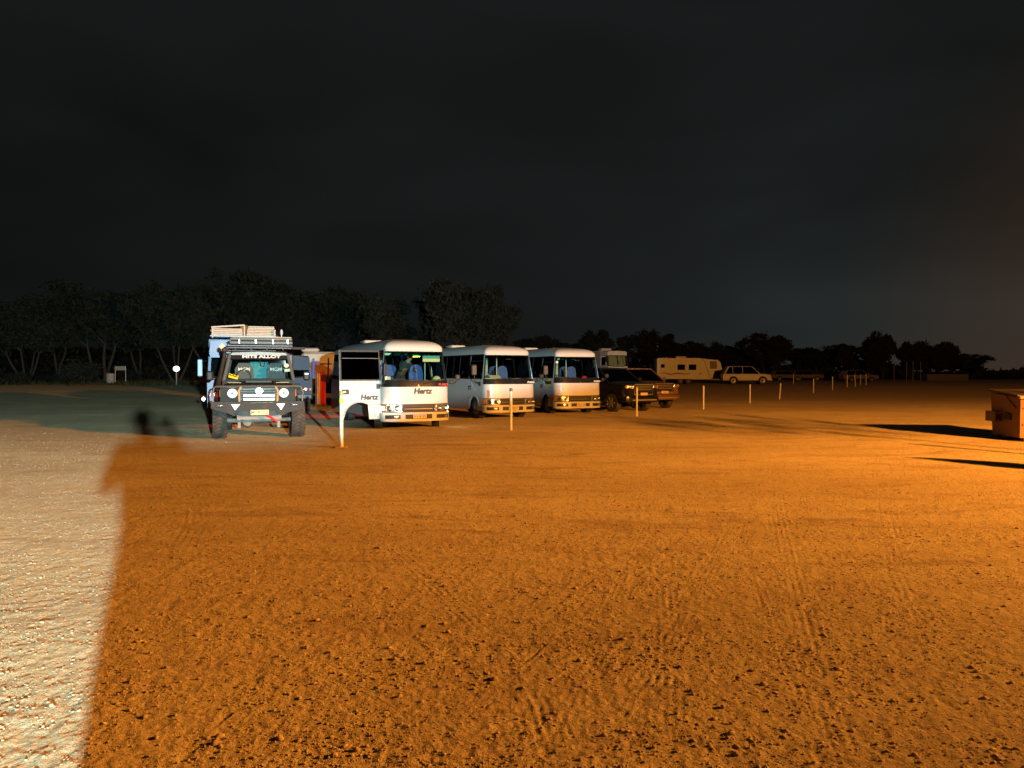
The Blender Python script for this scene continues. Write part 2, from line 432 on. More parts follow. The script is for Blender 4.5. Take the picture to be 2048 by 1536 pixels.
def earth_material(name, pebble=False, pale=False):
    m = bpy.data.materials.new(name); m.use_nodes = True; t = m.node_tree; b = t.nodes['Principled BSDF']
    b.inputs['Roughness'].default_value = .92; b.inputs['Specular IOR Level'].default_value = .25
    if 'Diffuse Roughness' in b.inputs: b.inputs['Diffuse Roughness'].default_value = 1.0
    tcn = t.nodes.new('ShaderNodeTexCoord'); co = tcn.outputs['Object']
    def noise(s, d=4, rg=.55, dist=0, sc=None):
        n = t.nodes.new('ShaderNodeTexNoise'); n.inputs['Scale'].default_value = s; n.inputs['Detail'].default_value = d
        n.inputs['Roughness'].default_value = rg; n.inputs['Distortion'].default_value = dist
        if sc:
            mpn = t.nodes.new('ShaderNodeMapping'); mpn.inputs['Scale'].default_value = sc; mpn.inputs['Rotation'].default_value = (0, 0, R(-24))
            t.links.new(co, mpn.inputs[0]); t.links.new(mpn.outputs[0], n.inputs[0])
        else: t.links.new(co, n.inputs[0])
        return n.outputs[0]
    def mix(f, a, c):
        n = t.nodes.new('ShaderNodeMix'); n.data_type = 'RGBA'
        t.links.new(f, n.inputs[0])
        for i, v in ((6, a), (7, c)):
            if isinstance(v, tuple): n.inputs[i].default_value = list(v) + [1]
            else: t.links.new(v, n.inputs[i])
        return n.outputs[2]
    def rng(v, a, c, lo=0, hi=1):
        n = t.nodes.new('ShaderNodeMapRange'); n.inputs[1].default_value = a; n.inputs[2].default_value = c
        n.inputs[3].default_value = lo; n.inputs[4].default_value = hi; t.links.new(v, n.inputs[0]); return n.outputs[0]
    if pebble:
        k = 1.5 if pale else 1.0
        c = mix(rng(noise(9), .35, .65), (.27 * k, .20 * k, .125 * k), (.37 * k, .29 * k, .20 * k))
        t.links.new(c, b.inputs['Base Color']); return m
    c = mix(rng(noise(.16, 5, .55, .4, (1, 2.4, 1)), .36, .64), (.315, .252, .138), (.410, .338, .200))
    c = mix(rng(noise(1.1, 5, .6, .3, (1, 1.9, 1)), .50, .78), c, (.285, .205, .128))
    c = mix(rng(noise(26, 4, .6), .52, .72), c, (.48, .38, .265))
    c = mix(rng(noise(70, 3, .6), .56, .70), c, (.22, .15, .088))
    # streaks of scuffed soil
    c = mix(rng(noise(.55, 6, .62, .8, (1, 3.2, 1)), .53, .72), c, (.235, .165, .095))
    sp_ = t.nodes.new('ShaderNodeSeparateXYZ'); t.links.new(co, sp_.inputs[0])
    def mth(op, a, b_, cl=False):
        n = t.nodes.new('ShaderNodeMath'); n.operation = op; n.use_clamp = cl
        for i, v in enumerate((a, b_)):
            if isinstance(v, (int, float)): n.inputs[i].default_value = v
            else: t.links.new(v, n.inputs[i])
        return n.outputs[0]
    far = mth('MULTIPLY', rng(mth('ADD', sp_.outputs[1], mth('MULTIPLY', noise(.12, 3), 14)), 38, 56, 0, .72), rng(sp_.outputs[0], -12, 2))  # painted lamp falloff: ground colour darkens with distance
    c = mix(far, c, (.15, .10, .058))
    t.links.new(c, b.inputs['Base Color'])
    ad = t.nodes.new('ShaderNodeMath'); ad.operation = 'MULTIPLY_ADD'; ad.inputs[1].default_value = .35
    t.links.new(noise(150, 3, .6), ad.inputs[0]); t.links.new(mth('ADD', mth('MULTIPLY', noise(9, 4, .7), 1.2), noise(34, 6, .68)), ad.inputs[2])
    bp = t.nodes.new('ShaderNodeBump'); bp.inputs['Strength'].default_value = 1.0; bp.inputs['Distance'].default_value = .020
    t.links.new(ad.outputs[0], bp.inputs['Height'])
    t.links.new(bp.outputs[0], b.inputs['Normal'])
    return m

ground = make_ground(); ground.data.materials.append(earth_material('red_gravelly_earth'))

# gravel: far too many stones to count
def make_gravel(name, n, seed, m, smin, med, sig):
    rs = np.random.RandomState(seed)
    r = np.exp(rs.uniform(np.log(2.6), np.log(27), n)); a = np.radians(rs.uniform(-41, 41, n))
    x = r * np.sin(a); y = r * np.cos(a)
    # stones gather in drifts
    keep = vnoise(x / 1.3, y / .8, 31) + .7 * vnoise(x / .4, y / .3, 32) + rs.uniform(-.35, .55, n) > 0
    x, y, r = x[keep], y[keep], r[keep]; n = len(x)
    s = np.maximum(np.exp(rs.normal(np.log(med), sig, n)), smin * r); s = np.minimum(s, .024); far = rs.uniform(0, 1, n) < np.clip((27 - r) / 16, 0, 1) ** 1.3; x, y, r, s = x[far], y[far], r[far], s[far]; n = len(x)
    z = ground_h(x, y, np.maximum(r * .0035, .006))
    g = (1 + 5 ** .5) / 2
    ico = np.array([(-1, g, 0), (1, g, 0), (-1, -g, 0), (1, -g, 0), (0, -1, g), (0, 1, g), (0, -1, -g), (0, 1, -g), (g, 0, -1), (g, 0, 1), (-g, 0, -1), (-g, 0, 1)]) / 1.902
    fc = np.array([(0, 11, 5), (0, 5, 1), (0, 1, 7), (0, 7, 10), (0, 10, 11), (1, 5, 9), (5, 11, 4), (11, 10, 2), (10, 7, 6), (7, 1, 8), (3, 9, 4), (3, 4, 2), (3, 2, 6), (3, 6, 8), (3, 8, 9), (4, 9, 5), (2, 4, 11), (6, 2, 10), (8, 6, 7), (9, 8, 1)])
    v = ico[None] * (1 + rs.uniform(-.28, .22, (n, 12, 1)))
    sc = np.stack([rs.uniform(.8, 1.5, n), rs.uniform(.7, 1.1, n), rs.uniform(.35, .70, n)], 1)
    v = v * sc[:, None, :] * s[:, None, None]
    th = rs.uniform(0, 6.283, n); c, d = np.cos(th)[:, None], np.sin(th)[:, None]
    vx = v[..., 0] * c - v[..., 1] * d; vy = v[..., 0] * d + v[..., 1] * c
    v = np.stack([vx + x[:, None], vy + y[:, None], v[..., 2] + (z + s * .28)[:, None]], -1).reshape(-1, 3)
    f = (fc[None] + (np.arange(n) * 12)[:, None, None]).reshape(-1, 3)
    me = bpy.data.meshes.new(name); me.vertices.add(len(v)); me.vertices.foreach_set('co', v.astype(np.float32).ravel())
    me.loops.add(f.size); me.loops.foreach_set('vertex_index', f.ravel().astype(np.int32))
    me.polygons.add(len(f)); me.polygons.foreach_set('loop_start', (np.arange(len(f)) * 3).astype(np.int32))
    me.update(calc_edges=True); me.materials.append(m)
    o = bpy.data.objects.new(name, me); C.objects.link(o); o['kind'] = 'stuff'; return o
g1 = make_gravel('gravel', 88000, 3, earth_material('gravel_stone', True), .0006, .0038, .52)
tag(g1, 'loose brown gravel strewn over the red earth yard', 'gravel')
g2 = make_gravel('pale_pebbles', 1800, 8, earth_material('pale_pebble', True, True), .0007, .0046, .40)
tag(g2, 'scattered pale pebbles lying on the gravel yard', 'pebbles')

# ------------------------------------------------------------------ wheels
def wheel(parent, x, y, r, wd, rimm=STEEL, side=-1, name='wheel', lug=0, steer=0, rim_r=.60, spokes=0):
    """wheel standing at local (x, y); side -1 shows its face towards -x"""
    t = MB(); h = wd / 2
    t.lathe([(r * rim_r, -h * .9), (r * .80, -h), (r * .95, -h * .92), (r, -h * .68), (r, h * .68), (r * .95, h * .92), (r * .80, h), (r * rim_r, h * .9), (r * rim_r, -h * .9)], (0, 0, 0), 'x', 32)
    o = t.build(name, RUBBER, parent, True, loc=(x, y, r), rot=(0, 0, steer))
    l = MB()
    if lug:      # chevron tread blocks standing proud of the tyre
        for k in range(lug):
            a = 2 * math.pi * k / lug
            for sgn in (-1, 1):
                m = Matrix.Rotation(a, 4, 'X')
                p0 = m @ Vector((sgn * h * .10, 0, r + .004)); p1 = m @ Vector((sgn * h * .5, 0, r + .006))
                m2 = Matrix.Rotation(a + .16, 4, 'X'); p1 = m2 @ Vector((sgn * h * .55, 0, r + .006))
                p2 = Matrix.Rotation(a + .22, 4, 'X') @ Vector((sgn * h * .98, 0, r * .965))
                l.tube([p0, p1, p2], .017, 4)
        l.build('tread', RUBBER, o)['kind'] = 'stuff'
    else:
        for q in (-.45, -.15, .15, .45):
            l.lathe([(r - .004, q * wd - .014), (r + .004, q * wd - .010), (r + .004, q * wd + .010), (r - .004, q * wd + .014)], (0, 0, 0), 'x', 32)
        l.build('tread', RUBBER, o, True)['kind'] = 'stuff'
    m = MB(); s = side; R0 = r * rim_r
    m.lathe([(R0, s * h * .95), (R0 * .93, s * h * .95), (R0 * .86, s * h * .45), (R0 * .45, s * h * .35), (R0 * .38, s * h * .8), (R0 * .20, s * h * .85), (.001, s * h * .85)], (0, 0, 0), 'x', 24)
    m.build('rim', rimm, o, True)
    hn = MB()
    for k in range(8 if not spokes else spokes):
        a = 2 * math.pi * k / (spokes or 8)
        if spokes: hn.tube([(s * h * .75, 0, 0), (s * h * .9, math.cos(a) * R0 * .9, math.sin(a) * R0 * .9)], .035, 6)
        else: hn.lathe([(.001, s * h * .55), (.022, s * h * .55), (.026, s * h * .40)], (0, math.cos(a) * R0 * .66, math.sin(a) * R0 * .66), 'x', 6)
    hn.build('wheel_holes' if not spokes else 'spokes', BLACKT if not spokes else rimm, o)['kind'] = 'stuff'
    return o

# ------------------------------------------------------------------ people (continuous skinned body)
def person(name, label, loc, rz, pose, shirt, trousers, hair=HAIR, bulk=1.0):
    """pose: dict of joint -> (x, y, z), figure faces -y"""
    o = thing(name, label, 'person', loc, rz)
    J = pose; vs = []; es = []; rad = []
    def v(p, r): vs.append(tuple(p)); rad.append(r); return len(vs) - 1
    def L(a, b, t): return Vector(a) * (1 - t) + Vector(b) * t
    pel = v(J['pelvis'], .135)
    wa = v(L(J['pelvis'], J['chest'], .5), .125 * bulk); ch = v(J['chest'], .145 * bulk); nb = v(L(J['chest'], J['head'], .42), .062)
    h1 = v(L(J['chest'], J['head'], .72), .075); h2 = v(J['head'], .092); hd = Vector(J['head']) - Vector(J['chest'])
    h3 = v(Vector(J['head']) + hd.normalized() * .075, .072)
    es += [(pel, wa), (wa, ch), (ch, nb), (nb, h1), (h1, h2), (h2, h3)]
    for sd in ('l', 'r'):
        s0 = v(J['sh_' + sd], .068 * bulk); e = v(J['el_' + sd], .046 * bulk); wr = v(J['wr_' + sd], .029); um = v(L(J['sh_' + sd], J['el_' + sd], .5), .052 * bulk)
        d = (Vector(J['wr_' + sd]) - Vector(J['el_' + sd])).normalized()
        up = Vector((0, 0, 1)); side = d.cross(up).normalized() if abs(d.z) < .95 else Vector((1, 0, 0))
        pl = v(Vector(J['wr_' + sd]) + d * .06, .030)
        es += [(ch, s0), (s0, um), (um, e), (e, wr), (wr, pl)]
        for k, (off, ln) in enumerate(((-.030, .062), (-.010, .075), (.010, .070), (.029, .055))):
            b0 = Vector(J['wr_' + sd]) + d * .085 + side * off
            a1 = v(b0, .0105); a2 = v(b0 + d * ln * .55, .009); a3 = v(b0 + d * ln * .75 - up * ln * .3, .008)
            es += [(pl, a1), (a1, a2), (a2, a3)]
        tm = Vector(J['wr_' + sd]) + d * .035 + (side * .045 if sd == 'l' else -side * .045)
        t1 = v(tm, .011); t2 = v(tm + d * .04, .009); es += [(pl, t1), (t1, t2)]
        hp = v(J['hip_' + sd], .092); kn = v(J['kn_' + sd], .062); an = v(J['an_' + sd], .043); mt = v(L(J['hip_' + sd], J['kn_' + sd], .5), .078)
        cf = v(L(J['kn_' + sd], J['an_' + sd], .35), .058)
        hl = v(Vector(J['an_' + sd]) + Vector((0, .03, -.045)), .042); toe = v(Vector(J['an_' + sd]) + Vector((0, -.19, -.055)), .034)
        es += [(pel, hp), (hp, mt), (mt, kn), (kn, cf), (cf, an), (an, hl), (an, toe)]
    me = bpy.data.meshes.new('body'); me.from_pydata(vs, es, [])
    b = bpy.data.objects.new('body', me); C.objects.link(b)
    sk = b.modifiers.new('skin', 'SKIN'); b.modifiers.new('sub', 'SUBSURF').levels = 1
    for i, s in enumerate(me.skin_vertices[0].data): s.radius = (rad[i], rad[i] * .9); s.use_root = (i == pel)
    bpy.context.view_layer.update()
    m2 = bpy.data.meshes.new_from_object(b.evaluated_get(bpy.context.evaluated_depsgraph_get()))
    bpy.data.objects.remove(b)
    m2.materials.clear()
    for m in (shirt, trousers, SKIN): m2.materials.append(m)
    chz = Vector(J['chest']); hz = Vector(J['head'])
    nbp = L(J['chest'], J['head'], .36)
    for p in m2.polygons:
        c = p.center; p.use_smooth = True; k = 0
        if (c - hz).dot(hd.normalized()) > (nbp - hz).dot(hd.normalized()) and (c - hz).length < .22: k = 2
        elif min((c - Vector(J['wr_' + q])).length for q in 'lr') < .17 and min((c - (Vector(J['wr_' + q]) + (Vector(J['wr_' + q]) - Vector(J['el_' + q])).normalized() * .08)).length for q in 'lr') < .13: k = 2
        elif any((c - L(J['hip_' + q], J['kn_' + q], t)).length < .17 - .03 * t for q in 'lr' for t in (.0, .25, .5, .75, 1)) and c.z < J['pelvis'][2] + .08 or c.z < J['kn_l'][2] + .02: k = 1
        p.material_index = k
    m2.name = 'body'
    b = bpy.data.objects.new('body', m2); C.objects.link(b); b.parent = o
    hn = MB(); up = hd.normalized(); q = up.to_track_quat('Z', 'Y').to_matrix(); cc = hz + up * .035 + Vector((0, .014, 0))
    pr = [(.001, .112)] + [(.104 * math.sin(t), .112 * math.cos(t)) for t in (.35, .7, 1.0, 1.3, 1.6)] + [(.09, -.04)]
    vv = []; n = 16
    for (r_, a) in pr:
        for k in range(n):
            t = 2 * math.pi * k / n; z = a
            y = r_ * math.sin(t) * 1.08
            if y < -.03 and a < .06: r2 = r_ * .80
            else: r2 = r_
            vv.append(cc + q @ Vector((r2 * math.cos(t) * .95, r2 * math.sin(t) * 1.08 + .01, z)))
    fs = [(i * n + k, i * n + (k + 1) % n, (i + 1) * n + (k + 1) % n, (i + 1) * n + k) for i in range(len(pr) - 1) for k in range(n)]
    hn.add(vv, fs).build('hair', hair, o, True)
    fc = MB().lathe([(.001, -.022), (.012, -.012), (.016, 0), (.012, .012)], hz + Vector((0, -.098, -.012)), 'y', 8)
    fc.build('nose', SKIN, o, True)
    for s in (-1, 1):
        MB().lathe([(.001, -.008), (.011, -.004), (.013, .003)], hz + Vector((s * .033, -.084, .015)), 'y', 10).build('eye', WHITEINK, o, True)
        MB().lathe([(.001, -.03), (.018, -.02), (.028, 0), (.018, .02), (.001, .03)], hz + Vector((s * .092, 0, 0)), 'z', 8).build('ear', SKIN, o, True)
    MB().box(hz.x, hz.y - .087, hz.z - .052, .046, .012, .010).build('mouth', REDC, o)
    return o
SEATED = dict(pelvis=(0, 0, 0), chest=(0, .04, .42), head=(0, 0, .72), sh_l=(-.19, .03, .46), sh_r=(.19, .03, .46), el_l=(-.26, -.14, .24), el_r=(.26, -.14, .24),
              wr_l=(-.16, -.38, .34), wr_r=(.16, -.38, .34), hip_l=(-.10, -.03, 0), hip_r=(.10, -.03, 0), kn_l=(-.13, -.44, .04), kn_r=(.13, -.44, .04),
              an_l=(-.13, -.50, -.36), an_r=(.13, -.50, -.36))

# ------------------------------------------------------------------ minibus
BUS_L = 7.0; C0 = .50; ARC = 1.36
_tab = []
def _build_tab():
    pts = []
    n = 3.6
    for i in range(401):
        th = i / 400 * math.pi / 2; pts.append((math.sin(th) ** (2 / n), math.cos(th) ** (2 / n)))
    acc = [0]
    for i in range(1, 401):
        acc.append(acc[-1] + math.hypot(pts[i][0] - pts[i-1][0], .5 * (pts[i][1] - pts[i-1][1])))
    for i in range(401): _tab.append((acc[i] / acc[-1] * ARC, pts[i][0], pts[i][1]))
_build_tab()
def _look(s):
    import bisect
    k = min(400, max(1, bisect.bisect_left([t[0] for t in _tab], s) if False else int(np.searchsorted(TS, s))))
    a, b = _tab[k - 1], _tab[k]; f = (s - a[0]) / max(1e-9, b[0] - a[0]); f = min(1, max(0, f))
    return a[1] + (b[1] - a[1]) * f, a[2] + (b[2] - a[2]) * f
TS = np.array([t[0] for t in _tab])
def busW(z):
    if z < .5: return .985 + .015 * max(0, (z - .24)) / .26
    if z < 1.25: return 1.0
    return 1.0 - .125 * ((z - 1.25) / 1.03)
def busF(z):
    if z < .73: return 0.0
    if z < 1.22: return .02 * ((z - .73) / .49)
    return .02 + .26 * ((z - 1.22) / 1.06) ** 1.15
def BP(s, z, off=0):
    """point on the bus skin: s runs round the plan from the middle of the front, off moves outwards"""
    W = busW(z) + off; F = busF(z) - off; a = abs(s); sg = 1 if s >= 0 else -1
    if a <= ARC:
        qx, qy = _look(a); return Vector((sg * W * qx, C0 - (C0 - F) * qy, z))
    return Vector((sg * W, C0 + a - ARC, z))
def patch(mb, s0, s1, z0, z1, off=0, t=.03, ns=None, nz=None, zlo=None, lean=None):
    ns = ns or max(2, int(abs(s1 - s0) / .06)); nz = nz or max(1, int((z1 - z0) / .12))
    out = []; inn = []
    for j in range(nz + 1):
        for i in range(ns + 1):
            s = s0 + (s1 - s0) * i / ns; lo = zlo(s) if zlo else z0; lo = min(lo, z1 - .01)
            z = lo + (z1 - lo) * j / nz
            if lean: s = s + lean(s, z)
            out.append(BP(s, z, off)); inn.append(BP(s, z, off - t))
    n = (ns + 1) * (nz + 1); f = []
    def I(i, j): return j * (ns + 1) + i
    for j in range(nz):
        for i in range(ns):
            q = (I(i, j), I(i + 1, j), I(i + 1, j + 1), I(i, j + 1)); f.append(q); f.append(tuple(n + a for a in reversed(q)))
    for i in range(ns):
        f.append((I(i + 1, 0), I(i, 0), n + I(i, 0), n + I(i + 1, 0))); f.append((I(i, nz), I(i + 1, nz), n + I(i + 1, nz), n + I(i, nz)))
    for j in range(nz):
        f.append((I(0, j), I(0, j + 1), n + I(0, j + 1), n + I(0, j))); f.append((I(ns, j + 1), I(ns, j), n + I(ns, j), n + I(ns, j + 1)))
    return mb.add(out + inn, f)
def PB(name, m, parent, *a, **k): return patch(MB(), *a, **k).build(name, m, parent, True)
def Y2S(y): return ARC + (y - C0)
FW, RW, AR = 1.02, 5.05, .425        # axle positions and arch radius
def arch(s, base=.30):
    y = C0 + abs(s) - ARC; z = base
    for c in (FW, RW):
        d = abs(y - c)
        if d < AR: z = max(z, .36 + math.sqrt(AR * AR - d * d))
    return z
ZB, ZT = 1.40, 2.27                 # window band
def make_bus(label, loc, a, plate, door_open=False, badge=None, front_name=False, lights=False, tint=TINT, cover_dash=0, group='white minibuses parked in a row'):
    B = thing('minibus', label, 'minibus', loc, a, group)
    DY0, DY1 = .36, 1.58            # driver's door
    # --- lower body
    body = MB()
    patch(body, Y2S(DY1) if False else ARC + .0, Y2S(BUS_L - .02), .30, ZB, zlo=arch, ns=110)       # far side, with its doorway drawn below
    s_door = -(Y2S(DY1))
    patch(body, s_door, -Y2S(BUS_L - .02), .30, ZB, zlo=arch, ns=96)
    patch(body, -(ARC + .0) + .14, ARC, .74, 1.235, ns=46, nz=5)                                       # front panel
    # A pillars and header
    for sg in (-1, 1):
        patch(body, sg * 1.13, sg * 1.30, 1.235, 2.25, ns=4, nz=8)
    patch(body, -1.30, 1.30, 2.235, 2.30, ns=40, nz=1)
    for sg in (-1, 1): patch(body, sg * 1.30, sg * Y2S(BUS_L - .02), ZT, 2.30, ns=30, nz=1)
    if True:                         # rear wall
        body.box(0, BUS_L - .02, .85, 1.96, .04, 1.10); body.box(-.80, BUS_L - .02, 1.84, .14, .04, .88); body.box(.80, BUS_L - .02, 1.84, .14, .04, .88)
    body.build('body', WHITE, B, True)
    # --- roof dome
    rf = MB(); ss = []; N = 44
    ss = [-Y2S(BUS_L) + i * (Y2S(BUS_L) - ARC) / 26 for i in range(27)] + [-ARC + (i + 1) * 2 * ARC / N for i in range(N)] + [ARC + (i + 1) * (Y2S(BUS_L) - ARC) / 26 for i in range(26)]
    M = 12; vs = []
    for j in range(M + 1):
        ph = j / M * math.pi / 2; c = math.cos(ph) ** .62; zz = 2.30 + .335 * math.sin(ph) ** .95
        for s in ss:
            p = BP(s, 2.30, .012)
            fr = max(0, 1 - (p.y - busF(2.3)) / 1.3) ; rr = max(0, 1 - (BUS_L - p.y) / .9)
            qx = p.x * c; k = (1 - c)
            yy = p.y + k * .95 * min(1, fr * 1.0) - k * .7 * rr
            z2 = zz - .06 * rr * math.sin(ph) - .05 * max(0, fr) * math.sin(ph)
            vs.append((qx, yy, z2))
    n = len(ss); fs = [(j * n + i, j * n + i + 1, (j + 1) * n + i + 1, (j + 1) * n + i) for j in range(M) for i in range(n - 1)]
    rf.add(vs, fs)
    # shut the rear of the roof
    rf.prism([(-.85, 2.25), (.85, 2.25), (.80, 2.40), (.5, 2.50), (0, 2.53), (-.5, 2.50), (-.80, 2.40)], 'y', BUS_L - .10, BUS_L - .02)
    rf.build('roof', WHITE, B, True)
    gut = MB()
    for sg in (-1, 1): patch(gut, sg * 1.35, sg * Y2S(BUS_L - .1), 2.295, 2.315, off=.022, t=.02, ns=30, nz=1)
    gut.build('gutter', WHITE, B)
    bb('roof_vent', WHITE2, B, -.15, 4.6, 2.665, .62, .66, .10, r=.04)
    for yy in (2.3, 3.1): MB().tube([(-.74, yy, 2.48), (-.45, yy, 2.59), (0, yy, 2.645)], .012, 5).build('roof_seam', WHITE, B)
    # --- glass band
    for k, (y0, y1) in enumerate(((1.66, 3.02), (3.10, 4.28), (4.36, 5.52), (5.60, 6.82))):
        for sg in (-1, 1):
            PB('window', tint if k else tint, B, sg * Y2S(y0), sg * Y2S(y1), ZB + .03, ZT - .02, off=-.012, t=.006, nz=4, ns=4)
    pil = MB()
    for y0, y1 in ((1.58, 1.66), (3.02, 3.10), (4.28, 4.36), (5.52, 5.60), (6.82, 7.0)):
        for sg in (-1, 1): patch(pil, sg * Y2S(y0), sg * Y2S(y1), ZB, ZT, ns=2, nz=5)
    for sg in (-1, 1):
        patch(pil, sg * Y2S(1.58), sg * Y2S(7.0), ZB, ZB + .045, off=.003, nz=1, ns=30); patch(pil, sg * Y2S(.5), sg * Y2S(7.0), ZT - .05, ZT + .005, off=.003, nz=1, ns=30)
    split(pil.build('window_pillars', BLACKP, B, True), 'window_pillar')
    bars = MB()
    for y0 in (2.44, 3.7, 4.95):
        for sg in (-1, 1): patch(bars, sg * Y2S(y0), sg * Y2S(y0 + .03), ZB + .04, ZT - .04, off=.0, ns=1, nz=4)
    split(bars.build('window_bars', BLACKT, B), 'window_bar')
    PB('window', tint, B, Y2S(.62), Y2S(1.54), ZB + .03, ZT - .02, off=-.012, t=.006)
    # --- windscreen
    PB('windscreen', CLEAR, B, -1.12, 1.12, 1.41, 2.13, off=-.012, t=.006, ns=40, nz=10)
    PB('tinted_top_band', TEALG, B, -1.12, 1.12, 2.13, 2.225, off=-.010, t=.006, ns=40, nz=1)
    fr = MB()
    patch(fr, -1.17, 1.17, 1.225, 1.41, off=.004, ns=40, nz=2); patch(fr, -1.15, 1.15, 2.215, 2.245, off=.004, ns=40, nz=1)
    for sg in (-1, 1): patch(fr, sg * 1.115, sg * 1.155, 1.38, 2.24, off=.004, ns=1, nz=8)
    fr.build('windscreen_frame', BLACKP, B, True)
    for x0, x1 in ((-.75, -.25), (.15, .70)):
        p0 = BP(x0, 1.30, .02); p1 = BP(x1, 1.43, .03)
        tb('wiper', BLACKT, B, [p0, BP((x0 + x1) / 2, 1.36, .035), p1], [.012, .008, .006], 5)
        tb('wiper', BLACKT, B, [BP(x1 - .40, 1.41, .03), BP(x1 + .22, 1.455, .03)], .008, 5)
    # --- front face trim
    PB('crease', BLACKT, B, -1.22, ARC + .0, .722, .742, off=-.002, t=.02, ns=40, nz=1)
    PB('bumper', WHITE, B, -1.22, Y2S(.60), .245, .50, off=.035, t=.05, ns=52, nz=3)
    bk = MB(); patch(bk, -1.22, 1.34, .49, .735, off=-.035, t=.03, ns=44, nz=2); bk.build('front_backing', BLACKT, B, True)
    # grille and slats
    PB('grille', BLACKT, B, -.47, .47, .515, .715, off=-.004, t=.03, ns=20, nz=2)
    for z in (.555, .60, .645): PB('grille_bar', BLACKP if z != .60 else CHROME, B, -.43, .43, z - .007, z + .007, off=.012, t=.014, ns=16, nz=1)
    for sg in (-1, 1):
        PB('headlight', LENS, B, sg * .50, sg * 1.03, .525, .712, off=.008, t=.04, ns=12, nz=3)
        for q in (.64, .86):
            c = BP(sg * q, .62, .012)
            MB().lathe([(.001, .0), (.055, -.006), (.078, -.020), (.085, -.008), (.085, .02)], c, 'y', 20).build('reflector', CHROME, B, True)
            MB().lathe([(.001, -.020), (.026, -.022), (.032, -.012)], c, 'y', 14).build('bulb', DARKIN if not lights else LENS, B, True)
        PB('indicator', CORNERON if lights else AMBER, B, sg * 1.05, sg * (1.22 if not lights or sg < 0 else 1.36), .535 if not lights else .56, .712 if not lights else .66, off=.008, t=.04, ns=6, nz=2)
        if lights:
            PB('indicator', AMBER, B, sg * 1.05, sg * 1.22, .665, .712, off=.008, t=.04, ns=6, nz=1)
        # fog slots in the bumper
        PB('bumper_slot', BLACKT, B, sg * .54, sg * .98, .325, .435, off=.038, t=.02, ns=10, nz=1)
        PB('fog_lamp', LENS, B, sg * (.60 if sg < 0 else .80), sg * (.72 if sg < 0 else .92), .345, .415, off=.046, t=.02, ns=3, nz=1)
    PB('bumper_slot', BLACKT, B, -.40, .40, .315, .445, off=.038, t=.02, ns=16, nz=1)
    pl = bb('number_plate', PLATEW, B, .02, -.062, .385, .40, .014, .115, r=.01)
    text(plate, .105, INK, pl, (.02, -.071, .385), (math.pi/2, 0, 0), ext=.002, bold=.001)
    # three-diamond badge below the glass, maker's name
    bd = MB()
    for k in range(3):
        a0 = math.pi / 2 + k * 2 * math.pi / 3; c = (0, 1.262); p = [(0, 0), (.022 * math.cos(a0 - .5), .022 * math.sin(a0 - .5)), (.040 * math.cos(a0), .040 * math.sin(a0)), (.022 * math.cos(a0 + .5), .022 * math.sin(a0 + .5))]
        bd.prism([(c[0] + u, c[1] + v_) for u, v_ in p], 'y', -.006, .012)
    bd.build('badge', CHROME, B)
    p = BP(.80, 1.285, .012)
    text('FUSO', .085, REDINK if front_name else WHITEINK, B, (p.x, p.y - .012, 1.285), (math.pi/2, 0, R(9)), bold=.003, sx=1.5)
    if front_name:
        text('Hertz', .225, INK, B, (.12, -.022, 1.10), (math.pi/2, 0, 0), shear=.18, bold=.009)
        bx('underline', YELLOW, B, .12, -.012, .99, .50, .010, .018)
    # --- driver's door (image-left side)
    # door mesh is built in place, its origin moved to the hinge so it can swing
    hinge = BP(-Y2S(.52) if DY0 < .5 else -Y2S(DY0), 1.0)
    dr = bpy.data.objects.new('driver_door', None)
    door = MB()
    def dz(s): return arch(s, .31)
    patch(door, -(ARC + .0) + .14, -Y2S(DY1), .30, ZB, zlo=lambda s: .31 if abs(s) < Y2S(.78) else arch(s, .31), ns=34, nz=8)
    for s0, s1 in ((1.25, 1.31), (Y2S(DY1 - .055), Y2S(DY1))): patch(door, -s0, -s1, ZB, ZT, ns=2, nz=5)
    d = door.build('driver_door', WHITE, B, True)
    ofs = Vector((-.995, .44, 0))
    def rebase(o):
        for v_ in o.data.vertices: v_.co -= ofs
    rebase(d); d.location = ofs
    ang = R(84) if door_open else 0
    d.rotation_euler = (0, 0, ang)
    def dchild(mb, name, m, smooth=True):
        o = mb.build(name, m, d, smooth); rebase(o); return o
    fr = MB(); patch(fr, -1.27, -Y2S(DY1 - .03), ZT - .05, ZT - .005, off=.003, ns=16, nz=1); patch(fr, -1.31, -Y2S(DY1 - .01), ZB, ZB + .04, off=.003, ns=16, nz=1)
    for s0, s1 in ((1.25, 1.31), (Y2S(DY1 - .055), Y2S(DY1 - .005))): patch(fr, -s0, -s1, ZB, ZT, off=.003, ns=2, nz=5)
    dchild(fr, 'window_frame', BLACKT)
    g = MB(); patch(g, -1.31, -Y2S(DY1 - .05), ZB + .03, ZT - .03, off=-.012, t=.006, ns=10, nz=4); dchild(g, 'window', TINT if door_open else CLEAR)
    g = MB(); patch(g, -1.31, -Y2S(1.5), ZT - .24, ZT - .225, off=.0, t=.012, ns=10, nz=1); dchild(g, 'window_bar', GREYP)
    g = MB(); patch(g, -Y2S(DY1 - .06), -Y2S(DY1 - .26), 1.02, 1.16, off=.003, t=.02, ns=4, nz=2); dchild(g, 'handle_recess', BLACKT)
    g = MB(); patch(g, -Y2S(DY1 - .10), -Y2S(DY1 - .17), 1.07, 1.11, off=.015, t=.015, ns=2, nz=1); dchild(g, 'handle', CHROME)
    g = MB(); patch(g, -1.26, -Y2S(.60), .722, .742, off=.002, t=.01, ns=8, nz=1); dchild(g, 'crease', BLACKT); g = MB(); patch(g, -Y2S(1.50), -Y2S(DY1), .722, .742, off=.002, t=.01, ns=2, nz=1); dchild(g, 'crease', BLACKT)
